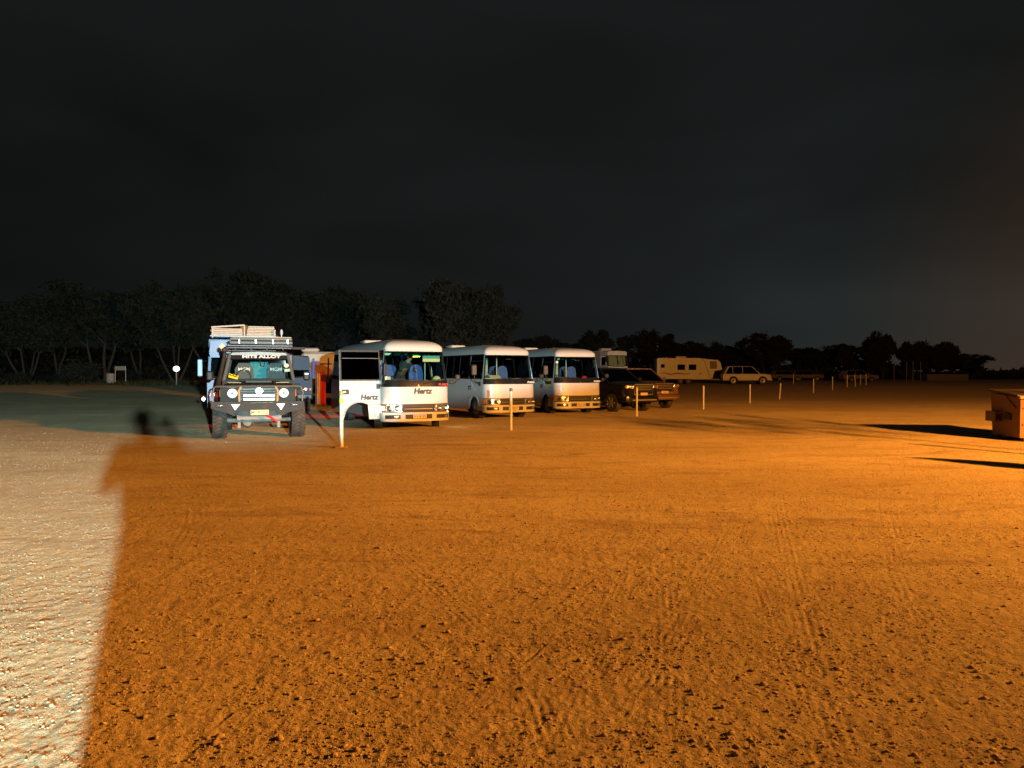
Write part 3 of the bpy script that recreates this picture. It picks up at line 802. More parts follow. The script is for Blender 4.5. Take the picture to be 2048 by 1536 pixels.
    g = MB(); patch(g, -Y2S(.47), -Y2S(.56), .60, .65, off=.012, t=.012, ns=2, nz=1); dchild(g, 'side_marker', AMBER)
    # raised arch lip and pressed swage line
    g = MB(); pts = [(-1.008 - .0, FW + (AR + .02) * math.cos(t), .36 + (AR + .02) * math.sin(t)) for t in [math.pi * (.02 + .96 * i / 16) for i in range(17)] if FW + (AR + .02) * math.cos(t) < DY1 - .01]
    g.tube(pts, .022, 6); dchild(g, 'arch_lip', WHITE)
    g = MB(); g.tube([(-1.0, DY1 - .30, 1.33), (-1.004, DY1 - .48, 1.10), (-1.0, DY1 - .72, 1.0)], .012, 6); dchild(g, 'pressed_line', WHITE)
    if badge == 'word':
        t_ = text('Hertz', .205, INK, d, (0, 0, 0), (math.pi/2, 0, -math.pi/2), shear=.18, bold=.009)
        t_.location = Vector((-1.012, .74, .93)) - ofs + Vector((0, .02, 0))
        g = MB(); g.box(-1.006, .72, .82, .010, .45, .014); dchild(g, 'underline', YELLOW)
    if badge == 'sticker':
        g = MB(); g.bbox(-1.004, .86, 1.24, .010, .42, .24, r=.004, rot=(0, 0, 0)); dchild(g, 'sticker', YELLOW)
        t_ = text('Hertz', .16, INK, d, (0, 0, 0), (math.pi/2, 0, -math.pi/2), shear=.18, bold=.009)
        t_.location = Vector((-1.012, .86, 1.23)) - ofs
    # driver's mirror on its arm
    g = MB(); g.tube([(-1.02, .50, 1.24), (-1.12, .42, 1.26), (-1.27, .38, 1.34), (-1.30, .38, 1.52)], .016, 6); g.box(-1.02, .50, 1.24, .05, .10, .14)
    dchild(g, 'mirror_arm', BLACKT)
    g = MB(); g.bbox(-1.31, .38, 1.72, .20, .09, .38, r=.03); dchild(g, 'mirror', BLACKT)
    g = MB(); g.add([(-1.38, .332, 1.87), (-1.24, .332, 1.87), (-1.30, .332, 1.55), (-1.33, .332, 1.55)], [(0, 1, 2, 3)]); g.box(-1.31, .335, 1.72, .15, .004, .30); dchild(g, 'mirror_panel', DASH, False)
    if door_open:      # inner panel and dark doorway
        g = MB(); patch(g, -1.28, -Y2S(DY1 - .02), .80 + .1, ZB - .02, off=-.035, t=.02, ns=14, nz=3); dchild(g, 'door_lining', DASH)
    # far-side mirror (passenger)
    mr = tb('mirror_arm', BLACKT, B, [(1.0, .25, 1.30), (1.16, .12, 1.33), (1.22, .10, 1.44)], .014, 6)
    bb('mirror', BLACKT, B, 1.23, .10, 1.50, .16, .09, .17, r=.03)
    bb('mirror', BLACKT, B, 1.02, .06, 1.36, .11, .05, .12, r=.03)
    # --- running gear
    for (x, s) in ((-.80, -1), (.80, 1)):
        wheel(B, x * (1.09 if front_name else 1), FW, .375, .22, side=s, rimm=STEEL, steer=R(-20) if front_name else 0); wheel(B, x, RW, .375, .22, side=s, rimm=STEEL)
    ch = MB(); ch.box(0, 3.6, .46, .80, 6.2, .14); ch.box(0, FW, .36, 1.3, .10, .10); ch.box(0, RW, .38, 1.3, .14, .14); ch.box(-.25, 2.6, .34, .4, .9, .22); ch.box(.2, .55, .30, .5, .25, .10)
    ch.build('chassis', BLACKT, B)
    for yy in (FW, RW):
        wl = MB(); wl.box(0, yy, .90, 1.30, 1.0, .02)
        for sg in (-1, 1): wl.box(sg * .64, yy, .62, .02, 1.0, .58)
        wl.build('wheel_well', BLACKT, B)
    # --- cabin
    bx('cabin_floor', DARKIN, B, 0, 3.9, .70, 1.88, 5.9, .04)
    ds = MB(); ds.bbox(0, .60, 1.20, 1.78, .55, .34, r=.10); ds.bbox(-.45, .62, 1.40, .55, .30, .12, r=.05); ds.build('dashboard', DASH, B, True)
    sw = MB(); c = Vector((-.46, .92, 1.36)); e = Euler((R(-38), 0, 0)).to_matrix()
    ring = [c + e @ Vector((.21 * math.cos(t), 0, .21 * math.sin(t))) for t in [2 * math.pi * i / 24 for i in range(25)]]
    sw.tube(ring, .014, 6, False); sw.tube([c, c + Vector((0, -.25, -.25))], .03, 6)
    for k in (0, 2.1, 4.2): sw.tube([c, c + e @ Vector((.2 * math.cos(k), 0, .2 * math.sin(k)))], .012, 5)
    sw.build('steering_wheel', BLACKT, B, True)
    def seat(x, y, m=SEATB, w_=.44):
        s = MB(); s.bbox(x, y - .18, 1.05, w_, .46, .13, r=.04); o = s.build('seat', m, B, True)
        k = MB(); vs = []; 
        prof = [(-.5, 0), (-.5, .62), (-.44, .82), (-.30, .94), (0, .98), (.30, .94), (.44, .82), (.5, .62), (.5, 0)]
        k.prism([(u * w_, v_ * .80 + 1.10) for u, v_ in prof], 'y', .0, .12)
        kb = k.build('seat_back', m, B, True); kb.location = (x, y, 0)
        l = MB(); l.box(x, y - .15, .86, w_ * .7, .3, .28); l.build('seat_base', DARKIN, B)
    seat(-.46, 1.70); seat(.50, 1.75)
    for r_ in range(5):
        yy = 2.75 + r_ * .82
        for x in (-.70, -.24, .66): seat(x, yy)
    # grab poles, aisle rail and interior door frame
    for x, y in (((.16, 1.55), (.16, 2.35), (-.02, 2.05)) if not front_name else ((.84, 1.9), (.93, 1.5), (-.30, 3.4))): tb('grab_pole', CREAM, B, [(x, y, .72), (x, y, 2.45)], .022, 6)
    bx('partition', DARKIN, B, -.55, 2.15, 1.2, .8, .03, .95) if not front_name else seat(-.62, 2.35)
    if front_name: seat(-.10, 2.5); seat(-.86 + .5, 3.1)
    bx('interior_mirror', CHROME, B, .10, .50, 2.12, .22, .03, .07)
    if not front_name:
        bx('door_frame_panel', CREAM, B, .02, 2.2, 1.72, .09, .05, 1.2)
    ceil = bx('ceiling', DASH, B, 0, 3.8, 2.33, 1.6, 5.8, .02)
    return B, d

BUS1 = (Vector((-2.67, 21.42, 0)), R(25.5)); BUS2 = (Vector((.02, 26.2, 0)), R(28)); BUS3 = (Vector((2.65, 29.1, 0)), R(22.5))
b1, door1 = make_bus('nearest white minibus, driver door swung open, lamps lit, black name on its front', BUS1[0], BUS1[1], 'XV·81JG', True, 'word', True, True)
b2, door2 = make_bus('middle one of the three white minibuses, cream papers along its dashboard, plain door', BUS2[0], BUS2[1], '1BSCV', False, None)
b3, door3 = make_bus('farthest white minibus with a yellow sticker on its driver door, beside the black ute', BUS3[0], BUS3[1], '1EJX 035', False, 'sticker')

def place(o, veh, p, rz=0):
    """put a thing that rests in a vehicle at the vehicle's local point p"""
    loc, a = veh; m = Matrix.Rotation(a, 4, 'Z'); o.location = loc + (m @ Vector(p)); o.rotation_euler = (0, 0, a + rz)
def bus_visor(B, m1, m2, x, z=2.05):
    v = bx('sun_visor', m1, B, x, .40, z, .52, .02, .17); bx('visor_edge', m2, v, x, .387, z - .055, .52, .012, .09)
bus_visor(b1, TEALV, YELV, .52)
for x, ww, c in ((-.80, .20, TEALV), (-.52, .20, TEALV), (-.28, .08, PAPER)): bx('visor_sticker', c, b1, x, .31, 2.16, ww, .01, .06)
for x, ww in ((-.78, .12), (-.60, .10), (-.15, .16)): bx('visor_sticker', TEALV, b3, x, .31, 2.15, ww, .01, .05)
bx('permit', PAPER, b1, -.84, .21, 1.475, .16, .01, .09); bx('permit', PAPER, b3, -.86, .30, 2.03, .10, .01, .08)

def loose(name, label, cat, veh, p, mb, m, rz=0):
    o = mb.build(name, m, None, True); place(o, veh, p, rz); return tag(o, label, cat)
loose('paper_sheet', 'white paper sheets lying on the dashboard of the nearest minibus', 'papers', BUS1, (.45, .50, 1.385), MB().box(0, 0, 0, .36, .22, .02).box(.12, .05, .02, .26, .18, .02, rot=(0, 0, .4)), PAPER)
loose('hard_hat', 'yellow hat lying on the dashboard corner of the nearest minibus', 'hat', BUS1, (.72, .50, 1.38), MB().lathe([(.17, 0), (.165, .02), (.13, .025), (.12, .09), (.07, .145), (.001, .16)], (0, 0, 0), 'z', 18), YELV)
loose('paper_sheet', 'cream folded papers on the left of the middle minibus dashboard', 'papers', BUS2, (-.42, .52, 1.46), MB().box(0, 0, 0, .42, .26, .03, rot=(.5, 0, 0)).box(-.3, 0, -.04, .3, .2, .02), PAPER)
loose('paper_sheet', 'cream paper on the right of the middle minibus dashboard', 'papers', BUS2, (.38, .45, 1.385), MB().box(0, 0, 0, .34, .20, .02, rot=(.25, 0, -.4)), PAPER)
loose('paper_sheet', 'dark folder with white edge on the dashboard of the farthest minibus', 'folder', BUS3, (-.12, .48, 1.40), MB().box(0, 0, 0, .46, .24, .02, rot=(.15, 0, .2)).box(0, -.12, .0, .46, .03, .03), mat('navy_folder', (.05, .05, .14), .6))
loose('cap', 'red cap lying on the dashboard of the farthest minibus', 'cap', BUS3, (.40, .45, 1.38), MB().lathe([(.12, 0), (.12, .04), (.09, .10), (.001, .13)], (0, 0, 0), 'z', 14).box(0, -.14, .01, .17, .13, .012), REDC)

# people in the buses
P1 = dict(SEATED); P1.update(chest=(.16, -.10, .44), head=(.26, -.26, .70), sh_l=(-.02, -.10, .50), sh_r=(.33, -.06, .46), el_l=(-.08, -.28, .26), el_r=(.40, -.26, .25), wr_l=(-.04, -.46, .30), wr_r=(.34, -.46, .28),
          pelvis=(0, .05, .10), hip_l=(-.10, .04, .08), hip_r=(.10, .04, .08), kn_l=(-.12, -.05, -.32), kn_r=(.12, -.05, -.32), an_l=(-.12, .08, -.66), an_r=(.12, .08, -.66))
q = person('person', 'person in a grey green top bending over inside the nearest minibus', (0, 0, 0), 0, P1, SHIRTG, TROUS); place(q, BUS1, (.06, 1.95, 1.42))
q = person('person', 'driver in a pale blue shirt sitting at the wheel of the middle minibus', (0, 0, 0), 0, SEATED, SHIRTB, TROUS); place(q, BUS2, (-.46, 1.48, 1.13))

for sg, pw in ((-1, 6), (1, 9)):
    cl_ = lamp('corner_lamp_light', 'POINT', (0, 0, 0), pw, (1, .74, .38), .04); cl_.parent = b1; cl_.location = (sg * 1.03, -.02 if sg < 0 else .26, .61)
# the nearest bus's tail lamps
for x in (-.88, .88): bx('tail_lamp', REDL, b1, x, BUS_L + .02, .95, .12, .04, .34)
tl = lamp('tail_lamp_light', 'POINT', (0, 0, 0), 34, (1, .03, .02), .06); tl.parent = b1; tl.location = (-.95, BUS_L + .18, .80)

# ------------------------------------------------------------------ black four wheel drive with glaring headlights
UBLACK = mat('scuffed_black_paint', (.014, .013, .012), .55, var=.3, spec=.25, stain=(.06, .04, .025), stain_s=3)
SATIN = mat('satin_chrome', (.55, .52, .48), .3, metal=.55, var=.1)
U_LOC, U_A = Vector((-6.42, 19.0, 0)), R(18)
U = thing('off_road_ute', 'black lifted four wheel drive ute with bull bar, headlights glaring in the flood light and flat roof rack', 'ute', U_LOC, U_A)
# origin at the front axle on the ground; front faces -y
def sec_loft(mb, secs):
    """secs: list of (y, [(x, z)...] half outline, bottom centre to top centre), mirrored"""
    vs = []; fs = []; n = len(secs[0][1])
    for y, pr in secs:
        for x, z in pr: vs.append((x, y, z))
        for x, z in reversed(pr[1:-1]): vs.append((-x, y, z))
    k = 2 * n - 2
    for i in range(len(secs) - 1):
        for j in range(k): a = i * k + j; b = i * k + (j + 1) % k; fs.append((a, b, b + k, a + k))
    fs.append(tuple(range(k))); fs.append(tuple(reversed(range(len(vs) - k, len(vs)))))
    return mb.add(vs, fs)
for x, s in ((-.93, -1), (.93, 1)):
    wheel(U, x, 0, .445, .345, side=s, lug=30, steer=R(4)); wheel(U, x, 2.95, .445, .345, side=s, lug=20)
ub = MB(); secs = []
for i in range(28):      # bonnet and guards, arches cut by the lower edge
    y = -.52 + i * .06; 
    if y > .98: y = .98
    d = abs(y); lo = .74 if d > .56 else .50 + math.sqrt(max(0, .56 ** 2 - d * d))
    top = 1.27 + .10 * min(1, (y + .52) / 1.4); wd = .90 if y > -.42 else .86
    lo = min(lo, top - .16)
    secs.append((y, [(0, max(lo, .80)), (.60, max(lo, .80)), (.62, lo), (wd + .04, lo), (wd + .04, min(lo + .1, top - .10)), (wd, 1.16 if lo < 1.1 else top - .08), (wd - .06, top - .03), (.55, top), (.50, top + .045), (0, top + .06)]))
sec_loft(ub, secs)
ub.build('bonnet', UBLACK, U, True)
bx('bonnet_scoop', BLACKT, U, 0, .35, 1.405, .62, .5, .045)
for sg in (-1, 1): MB().prism([(sg * .42, .05), (sg * .74, .05), (sg * .58, .42)], 'z', 1.375, 1.39).build('bonnet_chevron', mat('gold_decal', (.35, .30, .16), .5), U)
cb = MB()                                     # cab lower body and doors
sec_loft(cb, [(y, [(0, .62), (.84, .62), (.93, .70), (.94, 1.05), (.90, 1.42), (0, 1.44)]) for y in (.98, 1.4, 2.2, 2.36)])
cb.build('cab', UBLACK, U, True)
rfm = MB(); sec_loft(rfm, [(1.42, [(0, 2.10), (.70, 2.10), (.73, 2.13), (.68, 2.17), (0, 2.20)]), (1.55, [(0, 2.10), (.73, 2.10), (.77, 2.14), (.70, 2.21), (0, 2.235)]), (2.36, [(0, 2.10), (.73, 2.10), (.77, 2.14), (.70, 2.21), (0, 2.235)])])
rfm.build('cab_roof', mat('dusty_grey_roof', (.20, .20, .20), .4, var=.1), U, True)
pl = MB()
for sg in (-1, 1):
    pl.tube([(sg * .88, .98, 1.42), (sg * .80, 1.28, 1.85), (sg * .74, 1.46, 2.13)], .045, 8)
    pl.tube([(sg * .88, 2.32, 1.42), (sg * .75, 2.32, 2.13)], .055, 6)
split(pl.build('pillars', mat('dusty_grey_pillar', (.13, .13, .13), .4, var=.1), U, True), 'pillar')
MB().add([(-.85, .99, 1.44), (.85, .99, 1.44), (.72, 1.46, 2.13), (-.72, 1.46, 2.13)], [(0, 1, 2, 3)]).build('windscreen', CLEAR, U)
for sg in (-1, 1): MB().add([(sg * .89, 1.05, 1.44), (sg * .89, 2.28, 1.44), (sg * .75, 2.28, 2.11), (sg * .75, 1.5, 2.11)], [(0, 1, 2, 3)]).build('side_window', TINT, U)
MB().add([(-.86, 2.37, 1.44), (.86, 2.37, 1.44), (.74, 2.37, 2.11), (-.74, 2.37, 2.11)], [(0, 1, 2, 3)]).build('rear_window', TINT, U)
def on_screen(x, t, off=.02):   # point on the raked windscreen
    return Vector((x, .99 + .47 * t - off, 1.44 + .69 * t + off * .3))
# top banner
p0, p1 = on_screen(0, .80), on_screen(0, .985)
MB().add([on_screen(-.755, .79), on_screen(.755, .79), on_screen(.725, .99), on_screen(-.725, .99)], [(0, 1, 2, 3)]).build('banner_strip', BLACKT, U)
p = on_screen(.06, .89, .03); text('MITS ALLOY', .125, WHITEINK, U, p, (R(56), 0, 0), bold=.005, sx=1.45)
g = on_screen(-.64, .13, .03); st = MB().bbox(0, 0, 0, .24, .012, .14, r=.004).build('windscreen_sticker', YELLOW, U, True, loc=g, rot=(R(-34), R(14), 0))
text('OZ', .10, INK, st, (-.0, -.012, .02), (math.pi/2, 0, 0), bold=.004, sx=1.5)
g = on_screen(.70, .55, .03); s2 = MB().lathe([(.001, -.01), (.06, -.008), (.07, .004)], (0, 0, 0), 'y', 14).build('round_sticker', PAPER, U, True, loc=g, rot=(R(-34), 0, 0))
g = on_screen(.72, .36, .03); s2 = MB().bbox(0, 0, 0, .15, .012, .09, r=.006).build('green_sticker', mat('mint_sticker', (.45, .70, .50), .5), U, True, loc=g, rot=(R(-34), R(-8), 0))
# cab interior
bx('cab_dashboard', DARKIN, U, 0, 1.25, 1.40, 1.6, .35, .14)
for x in (-.40, .44):
    k = MB(); k.prism([(-.25, 1.35), (-.24, 1.74), (-.14, 1.90), (.14, 1.90), (.24, 1.74), (.25, 1.35)], 'y', 0, .14); s_ = k.build('seat', SEATG, U, True, loc=(x, 1.95, 0))
    text('MGM', .14, WHITEINK, s_, (0, -.012, 1.72), (math.pi/2, 0, 0), bold=.002, ext=.002)
bx('teal_bag', mat('teal_bag_cloth', (.05, .30, .36), .7), U, 0, 2.2, 1.70, .40, .10, .46, ty=1, tx=1.25)
tb('cable', BLACKT, U, [(.02, 1.9, 2.0), (.04, 1.88, 1.82), (.12, 1.88, 1.80), (.15, 1.9, 1.98), (.22, 1.9, 1.86), (.28, 1.9, 2.0)], .012, 5)
tb('steering_wheel', BLACKT, U, [(-.40 + .19 * math.cos(t), 1.48, 1.52 + .19 * math.sin(t)) for t in [i * .4 for i in range(17)]], .014, 5)
# grille, lamps, emblem
bx('grille', BLACKT, U, 0, -.535, 1.10, .92, .04, .34)
for z in (.99, 1.05, 1.11, 1.17, 1.23): bb('grille_slat', mat('grille_teal', (.12, .16, .17), .4, metal=.4) if z > 1.2 or z < 1.0 else GREYP, U, 0, -.565, z, .88, .02, .022, r=.006)
for sg in (-1, 1):
    bx('headlight_surround', UBLACK, U, sg * .66, -.50, 1.13, .44, .05, .28)
    MB().lathe([(.001, .02), (.08, .0), (.115, -.03), (.125, -.035), (.125, .02)], (sg * .60, -.54, 1.13), 'y', 28).build('headlight_bowl', CHROME, U, True)
    MB().lathe([(.001, -.055), (.08, -.05), (.108, -.036)], (sg * .60, -.54, 1.13), 'y', 28).build('headlight', HEADGLARE, U, True)
    MB().lathe([(.001, -.07), (.030, -.068), (.036, -.05)], (sg * .60, -.54, 1.13), 'y', 12).build('bulb_shield', GREYP, U, True)
    bb('indicator', AMBER, U, sg * .85, -.49, 1.13, .10, .06, .20, r=.02)
em = MB(); em.lathe([(.075, -.01), (.08, -.02), (.055, -.02), (.05, -.01)], (.02, -.60, 1.185), 'y', 20); em.box(.02, -.61, 1.185, .18, .014, .03); em.build('emblem', SATIN, U, True)
# driving light bars across the bull bar
for z, wd in ((1.075, .76), (.985, .76)):
    lb = bb('light_bar', GREYP, U, .02, -.70, z, wd, .07, .075, r=.02)
    bb('light_bar_lens', mat('light_bar_glare', (.9, .92, .9), .2, emit=(.93, 1, .96), es=.85), lb, .02, -.740, z, wd - .03, .015, .055, r=.005)  # emission imitates the flood light reflected in the lens
bb('rope_fairlead_strip', mat('pale_yellow_strip', (.65, .68, .35), .5), U, .02, -.745, .905, .68, .03, .035, r=.01)
# bull bar
bl = MB()
bl.tube([(-1.03, -.62, .93), (-1.05, -.64, 1.10), (-1.02, -.66, 1.27), (-.96, -.68, 1.30), (.96, -.68, 1.30), (1.02, -.66, 1.27), (1.05, -.64, 1.10), (1.03, -.62, .93)], .026, 8)
bl.build('bull_bar_hoop', mat('worn_steel_tube', (.22, .20, .17), .4, metal=.6, var=.2), U, True)
for sg in (-1, 1): tb('bull_bar_upright', mat('tan_steel', (.42, .26, .12), .5, var=.2), U, [(sg * .44, -.70, .93), (sg * .45, -.70, 1.20), (sg * .40, -.68, 1.29)], .030, 8)
bm_ = MB()
prof = [(-1.06, .93), (-1.08, .80), (-1.00, .74), (-.72, .66), (-.56, .58), (-.50, .60), (-.42, .70), (.42, .70), (.50, .60), (.56, .58), (.72, .66), (1.00, .74), (1.08, .80), (1.06, .93)]
bm_.prism(prof, 'y', -.76, -.60); bm_.build('bumper', DUSTY, U)
for sg in (-1, 1): bx('bumper_wing', DUSTY, U, sg * 1.03, -.50, .84, .10, .34, .16)
for sg in (-1, 1):
    MB().prism([(sg * .42, .87), (sg * .62, .87), (sg * .53, .72)], 'y', -.785, -.765).build('triangular_lamp', mat('pale_lens%d' % sg, (.75, .82, .84), .2, emit=(.8, .95, 1), es=.25), U)
    bb('fog_slot', BLACKT, U, sg * .86, -.765, .83, .22, .02, .06, r=.01); bb('fog_lamp', LENS, U, sg * .86, -.778, .845, .13, .014, .025, r=.006)
bx('winch', BLACKT, U, 0, -.66, .64, .78, .14, .13)
npl = bb('number_plate', PLATEY, U, .03, -.80, .665, .42, .014, .125, r=.012); text('MYROO', .11, REDINK, npl, (.03, -.810, .665), (math.pi/2, 0, 0), ext=.002, bold=.002)
bx('skid_plate', mat('dusty_alloy_plate', (.42, .36, .32), .5, metal=.3, var=.15), U, .02, -.56, .545, 1.04, .04, .12, rot=(R(18), 0, 0))
tb('recovery_strap', REDC, U, [(.18, -.79, .60), (.30, -.80, .54), (.44, -.78, .42)], [.03, .028, .022], 6)
ax = MB(); ax.tube([(-.80, 0, .445), (-.45, 0, .42), (.80, 0, .445)], [.07, .055, .055], 10)
ax.lathe([(.001, -.17), (.10, -.15), (.155, -.05), (.16, .05), (.10, .14)], (-.27, -.02, .40), 'y', 16); ax.tube([(-.72, -.22, .42), (.74, -.22, .44)], .022, 8)
for x in (-.46, .48): ax.box(x, -.12, .36, .07, .10, .22); ax.tube([(x, .0, .40), (x * 1.05, .1, .95)], .05, 8)
ax.build('front_axle', mat('dusty_axle', (.24, .22, .19), .6, metal=.3, var=.3), U, True)
ch = MB(); ch.box(-.42, 1.9, .66, .10, 5.0, .16); ch.box(.42, 1.9, .66, .10, 5.0, .16); ch.tube([(-.8, 2.95, .445), (.8, 2.95, .445)], .07, 8); ch.box(0, 1.2, .60, .5, .9, .25); ch.build('chassis', BLACKT, U)
# canopy body, snorkel, rack, mirrors
bb('canopy', mat('dark_canopy', (.05, .055, .07), .45, var=.15), U, 0, 3.35, 1.50, 1.86, 1.85, 1.36, r=.05)
bb('tray', BLACKT, U, 0, 3.35, .76, 1.90, 1.88, .14, r=.03)
for x in (-.86, .86): bx('tail_lamp', REDL, U, x, 4.32, .80, .16, .05, .10)
tl = lamp('tail_lamp_light_b', 'POINT', (0, 0, 0), 26, (1, .04, .02), .05); tl.parent = U; tl.location = (-.86, 4.50, .78)
sn = MB(); sn.tube([(-.99, .55, 1.20), (-1.00, .85, 1.38), (-.96, 1.05, 1.60), (-.88, 1.30, 2.05), (-.87, 1.32, 2.18)], [.055, .06, .055, .05, .05], 8); sn.bbox(-.87, 1.28, 2.24, .13, .17, .16, r=.04); sn.build('snorkel', DUSTY, U, True)
rk = bb('roof_rack', GREYP, U, .03, 1.95, 2.30, 1.66, 1.30, .045, r=.015)
for x in (-.60, -.2, .2, .62): bb('rack_foot', BLACKT, U, x, 1.34, 2.265, .05, .06, .07, r=.01)
cs = bb('rack_front_rail', GREYP, U, .03, 1.27, 2.355, 1.70, .04, .05, r=.015)
wd = MB(); wd.bbox(.06, 1.70, 2.44, 1.62, .80, .095, r=.02); wd.build('rack_case', mat('dark_case', (.10, .11, .12), .5, var=.2), U, True)
bb('rack_case', mat('dark_case_upper', (.12, .13, .14), .5, var=.2), U, .06, 1.70, 2.535, 1.60, .80, .07, r=.02)
for x in (-.50, -.08, .36, .74): bb('case_clip', SATIN, U, x, 1.29, 2.47, .04, .02, .12, r=.006)
tb('rack_light_rail', mat('pale_alloy_rail', (.60, .62, .48), .4, metal=.4), U, [(-.70, 1.32, 2.59), (.84, 1.32, 2.585)], .018, 6)
tb('side_awning', GREYP, U, [(.86, 1.4, 2.30), (1.20, 1.45, 2.30)], .035, 8)
bb('beacon', mat('amber_white_beacon', (.85, .62, .25), .3, emit=(1, .75, .4), es=.6), U, -.93, 1.25, 2.33, .12, .10, .14, r=.04)
for sg in (-1, 1):
    ma = tb('mirror_arm', BLACKT, U, [(sg * .92, 1.10, 1.50), (sg * 1.16, 1.02, 1.52)], .018, 6); bb('mirror', BLACKT, U, sg * 1.22, 1.02, 1.55, .18, .10, .26, r=.04)
bb('mirror_indicator', AMBER, U, 1.22, .96, 1.60, .10, .02, .04, r=.006)
tb('aerial', mat('white_aerial', (.8, .8, .85), .4), U, [(.60, 2.5, 2.30), (.60, 2.5, 2.74)], [.014, .014], 6)
MB().lathe([(.001, 0), (.035, .02), (.04, .10), (.03, .16), (.001, .18)], (.60, 2.5, 2.70), 'z', 10).build('aerial_dome', WHITE, U, True)

# ------------------------------------------------------------------ tall blue camper truck behind it, left
def blue_truck(label, loc, a, W, H, paint, strip, hood=.95, L=5.6, rr=.42, cab_len=1.7):
    T = thing('camper_truck', label, 'truck', loc, a); hw = W / 2
    low = MB(); secs = []
    for i in range(34):
        y = i * L / 33; d = min(abs(y - .95), abs(y - L + 1.2)); lo = .55 if d > rr + .10 else rr + math.sqrt(max(0, (rr + .1) ** 2 - d * d))
        secs.append((y, [(0, max(.6, lo)), (hw - .32, max(.6, lo)), (hw - .30, lo), (hw, lo), (hw, lo + .05), (hw, 1.45), (0, 1.45)]))
    sec_loft(low, secs); low.build('lower_body', paint, T, True)
    up = MB(); up.box(0, cab_len + (L - cab_len) / 2, (1.45 + H) / 2, W, L - cab_len, H - 1.45)
    up.build('box_body', paint, T)
    lt = MB(); sec_loft(lt, [(.12, [(0, H - .62), (hw - .10, H - .62), (hw - .06, H - .5), (hw - .10, H - .10), (0, H - .04)]), (cab_len - .004, [(0, H - .62), (hw - .02, H - .62), (hw, H - .5), (hw - .03, H - .03), (0, H)])]); lt.build('over_cab_peak', paint, T, True)
    pl_ = MB()
    for sg in (-1, 1): pl_.tube([(sg * (hw - .05), .06, 1.44), (sg * (hw - .08), .22, H - .60)], .045, 6); pl_.tube([(sg * (hw - .04), cab_len - .06, 1.44), (sg * (hw - .04), cab_len - .06, H - .6)], .06, 6)
    split(pl_.build('pillars', strip, T, True), 'pillar')
    MB().add([(-hw + .08, .07, 1.46), (hw - .08, .07, 1.46), (hw - .1, .22, H - .62), (-hw + .1, .22, H - .62)], [(0, 1, 2, 3)]).build('windscreen', TINT, T)
    for sg in (-1, 1): MB().add([(sg * (hw - .02), .12, 1.46), (sg * (hw - .02), cab_len - .1, 1.46), (sg * (hw - .04), cab_len - .1, H - .62), (sg * (hw - .06), .24, H - .62)], [(0, 1, 2, 3)]).build('side_window', TINT2, T)
    for sg in (-1, 1):
        MB().lathe([(.001, -.05), (.08, -.045), (.10, -.01), (.10, .03)], (sg * (hw - .25), -.01, .95), 'y', 18).build('headlight', LENS, T, True)
        bb('indicator', AMBER, T, sg * (hw - .08), -.02, .95, .10, .05, .12, r=.02)
        for yy in (.95, L - 1.2): wheel(T, sg * (hw - .15), yy, rr, .24, side=sg)
    bb('bumper', GREYP, T, 0, -.06, .66, W - .04, .12, .20, r=.03); bb('grille', BLACKT, T, 0, -.01, 1.05, W * .5, .03, .26, r=.02)
    ma = tb('mirror_arm', BLACKT, T, [(-hw, .10, 1.50), (-hw - .22, -.02, 1.48), (-hw - .22, -.02, 1.95), (-hw, .15, 2.0)], .016, 6)
    bb('mirror', strip, T, -hw - .20, -.03, 1.78, .14, .05, .52, r=.02)
    bb('door_stripe', strip, T, -hw - .006, .9, 1.0, .012, 1.3, .50, r=.002)
    return T
T1P = (Vector((-8.38, 23.4, 0)), R(20))
T1 = blue_truck('tall blue camper truck behind the black ute, timber stacked on its roof', T1P[0], T1P[1], 2.10, 2.72, BLUEP, BLUEL)
rr_ = bb('roof_rack', BLUEL, T1, .05, 1.1, 2.78, 2.05, 1.5, .05, r=.015)
for x in (-.9, .95): tb('marker_pole', WHITE, T1, [(x, .35, 2.72), (x, .35, 3.0)], [.02, .035], 8)
bb('side_glint', mat('glint_glow', (.9, .9, .9), .2, emit=(.85, .95, 1), es=3.0), T1, -1.16, .1, .82, .11, .10, .13, r=.05)  # glowing blob painted for a reflection of the white flood light
# boards on its roof: two stacks, a slanting board, and a wicker basket between
def board_stack(label, p, wds, cat='timber'):
    o = thing('board_stack', label, cat, (0, 0, 0)); place(o, T1P, p)
    z = 0
    for i, (wd, th, ox) in enumerate(wds):
        bx('board', WOOD, o, ox, 0, z + th / 2, wd, .95, th - .012); z += th
    return o
board_stack('left stack of pale boards on the roof of the blue truck', (-.48, .95, 2.81), [(.92, .06, 0), (.91, .05, .01), (.93, .06, -.01), (.90, .05, 0)])
board_stack('right stack of pale boards on the roof of the blue truck', (.55, .95, 2.81), [(.88, .055, 0), (.84, .05, -.01), (.85, .055, 0), (.80, .05, -.02), (.80, .05, 0), (.78, .045, 0)])
o = bx('loose_board', WOOD, None, 0, 0, 0, .98, .9, .045); place(o, T1P, (-.45, .95, 3.10)); o.rotation_euler.y = R(-5); tag(o, 'single pale board sloping across the top of the left board stack', 'board')
o = MB(); o.bbox(0, 0, .17, .26, .5, .34, r=.05); o = o.build('basket', WOODD, None, True); place(o, T1P, (.04, .80, 2.81)); tag(o, 'brown wicker bundle wedged between the two board stacks', 'basket')
o2 = bx('strap', WOOD, o, .0, -.262, .17, .035, .01, .34)
